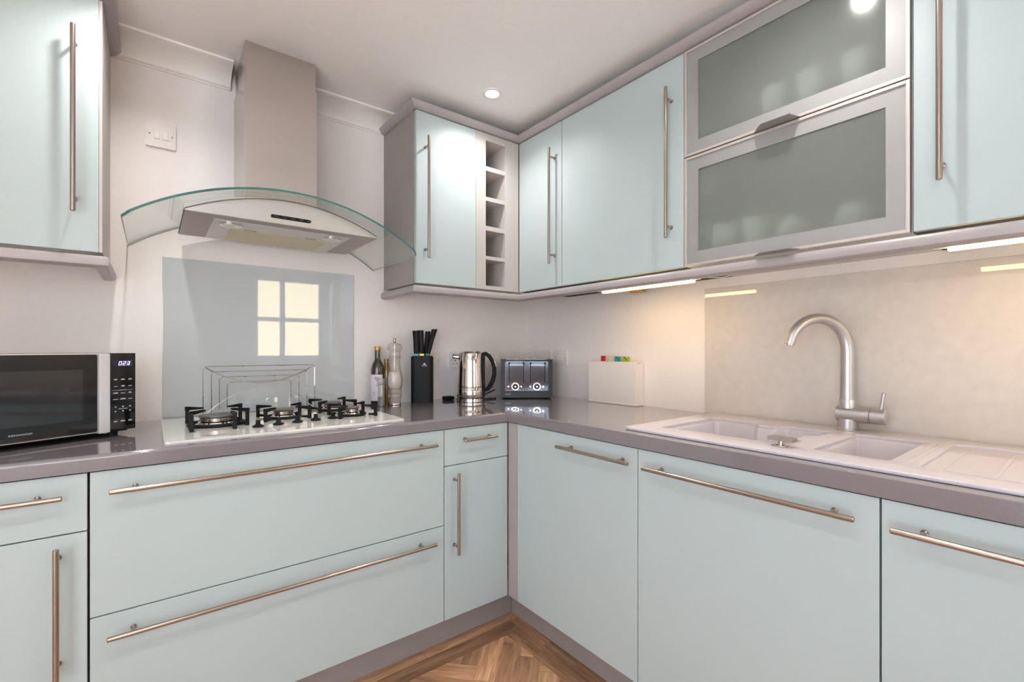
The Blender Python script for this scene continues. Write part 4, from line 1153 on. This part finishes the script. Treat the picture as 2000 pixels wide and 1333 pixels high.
# ------------------------------------------------------------------ lamps
def downlight(x, y, label):
    t = thing('downlight', label, 'downlight', (x, y, CEIL), 0, 'ceiling downlights')
    obj('bezel', lathe(nb(), [(.043, 0), (.043, -.003), (.040, -.0045), (.030, -.004), (.0275, -.0015)], (0, 0, 0), 36), M['white'], t, smooth=True, local=True)
    obj('lens', lathe(nb(), [(.0272, -.0005), (.0272, -.0022), (.002, -.0024)], (0, 0, 0), 28), M['lamp'], t, smooth=True, local=True)
    d = bpy.data.lights.new('downlight_beam', 'SPOT')
    d.energy = DOWNLIGHT_W * 4; d.color = DOWNLIGHT_COL; d.spot_size = R_(142); d.spot_blend = 0.95; d.shadow_soft_size = .022
    o = bpy.data.objects.new('downlight_beam', d); COL.objects.link(o); o.location = (x, y, CEIL - .012)
    return t
downlight(-.632, -.515, 'lit white ceiling downlight above the inner corner')
downlight(-1.81, -.49, 'lit white ceiling downlight above the microwave side of the hob')
downlight(-1.81, -1.80, 'lit white ceiling downlight in the middle of the room')
downlight(-.62, -1.66, 'lit white ceiling downlight above the sink')
downlight(-2.60, -1.70, 'lit white ceiling downlight near the added glazed door')

def strip(label, x, y0, y1):
    t = thing('strip_light', label, 'strip light', (x, (y0 + y1) / 2, UZ0))
    obj('housing', box(x - .014, x + .014, y1 - .02, y0 + .03, UZ0 - .032, UZ0 - .0005, .002), M['white'], t)
    obj('diffuser', box(x - .009, x + .009, y1, y0, UZ0 - .041, UZ0 - .0322, .0015), M['striplamp'], t)
    d = bpy.data.lights.new('strip_glow', 'AREA'); d.shape = 'RECTANGLE'; d.size = .016; d.size_y = abs(y1 - y0)
    d.energy = 0.60; d.color = STRIP_COL
    o = bpy.data.objects.new('strip_glow', d); COL.objects.link(o); o.location = (x, (y0 + y1) / 2, UZ0 - .0425)
    return t
s1 = strip('glowing warm strip light under the wide wall cabinet', -.241, -.788, -1.21)
strip('glowing warm strip light under the right wall cabinet', -.241, -1.883, -2.32)
obj('fixing_clip', box(-.115, -.085, -.895, -.825, UZ0 - .034, UZ0 - .001, .003), M['brass'], s1)
tag(obj('lamp_lead', tube(nb(), [(-.241, -1.23, UZ0 - .020), (-.245, -1.27, UZ0 - .032), (-.25, -1.32, UZ0 - .038), (-.25, -1.38, UZ0 - .030), (-.25, -1.44, UZ0 - .003)], .0018, 6), M['white'], smooth=True), 'thin cable looping under the frosted cabinet beside the strip light', 'cable')

# tall grey unit behind the camera that cuts the window's reflection
t = thing('tall_cabinet', 'tall pale grey larder cabinet beside the sash window', 'cabinet', (-1.37, -2.90, 0))
obj('body', box(-1.72, -1.016, -3.045, -2.772, .1, 2.15, .002), M['tall'], t)
dd = obj('door', box(-1.718, -1.016, -2.771, -2.752, .152, 2.148, .0016), M['tall'], t)
bar_handle((-1.64, -2.717, .8), (-1.64, -2.717, 1.32), (0, 1, 0), dd, .04)
obj('plinth', box(-1.72, -1.016, -3.045, -2.83, -.004, .1), M['plinth'], t)
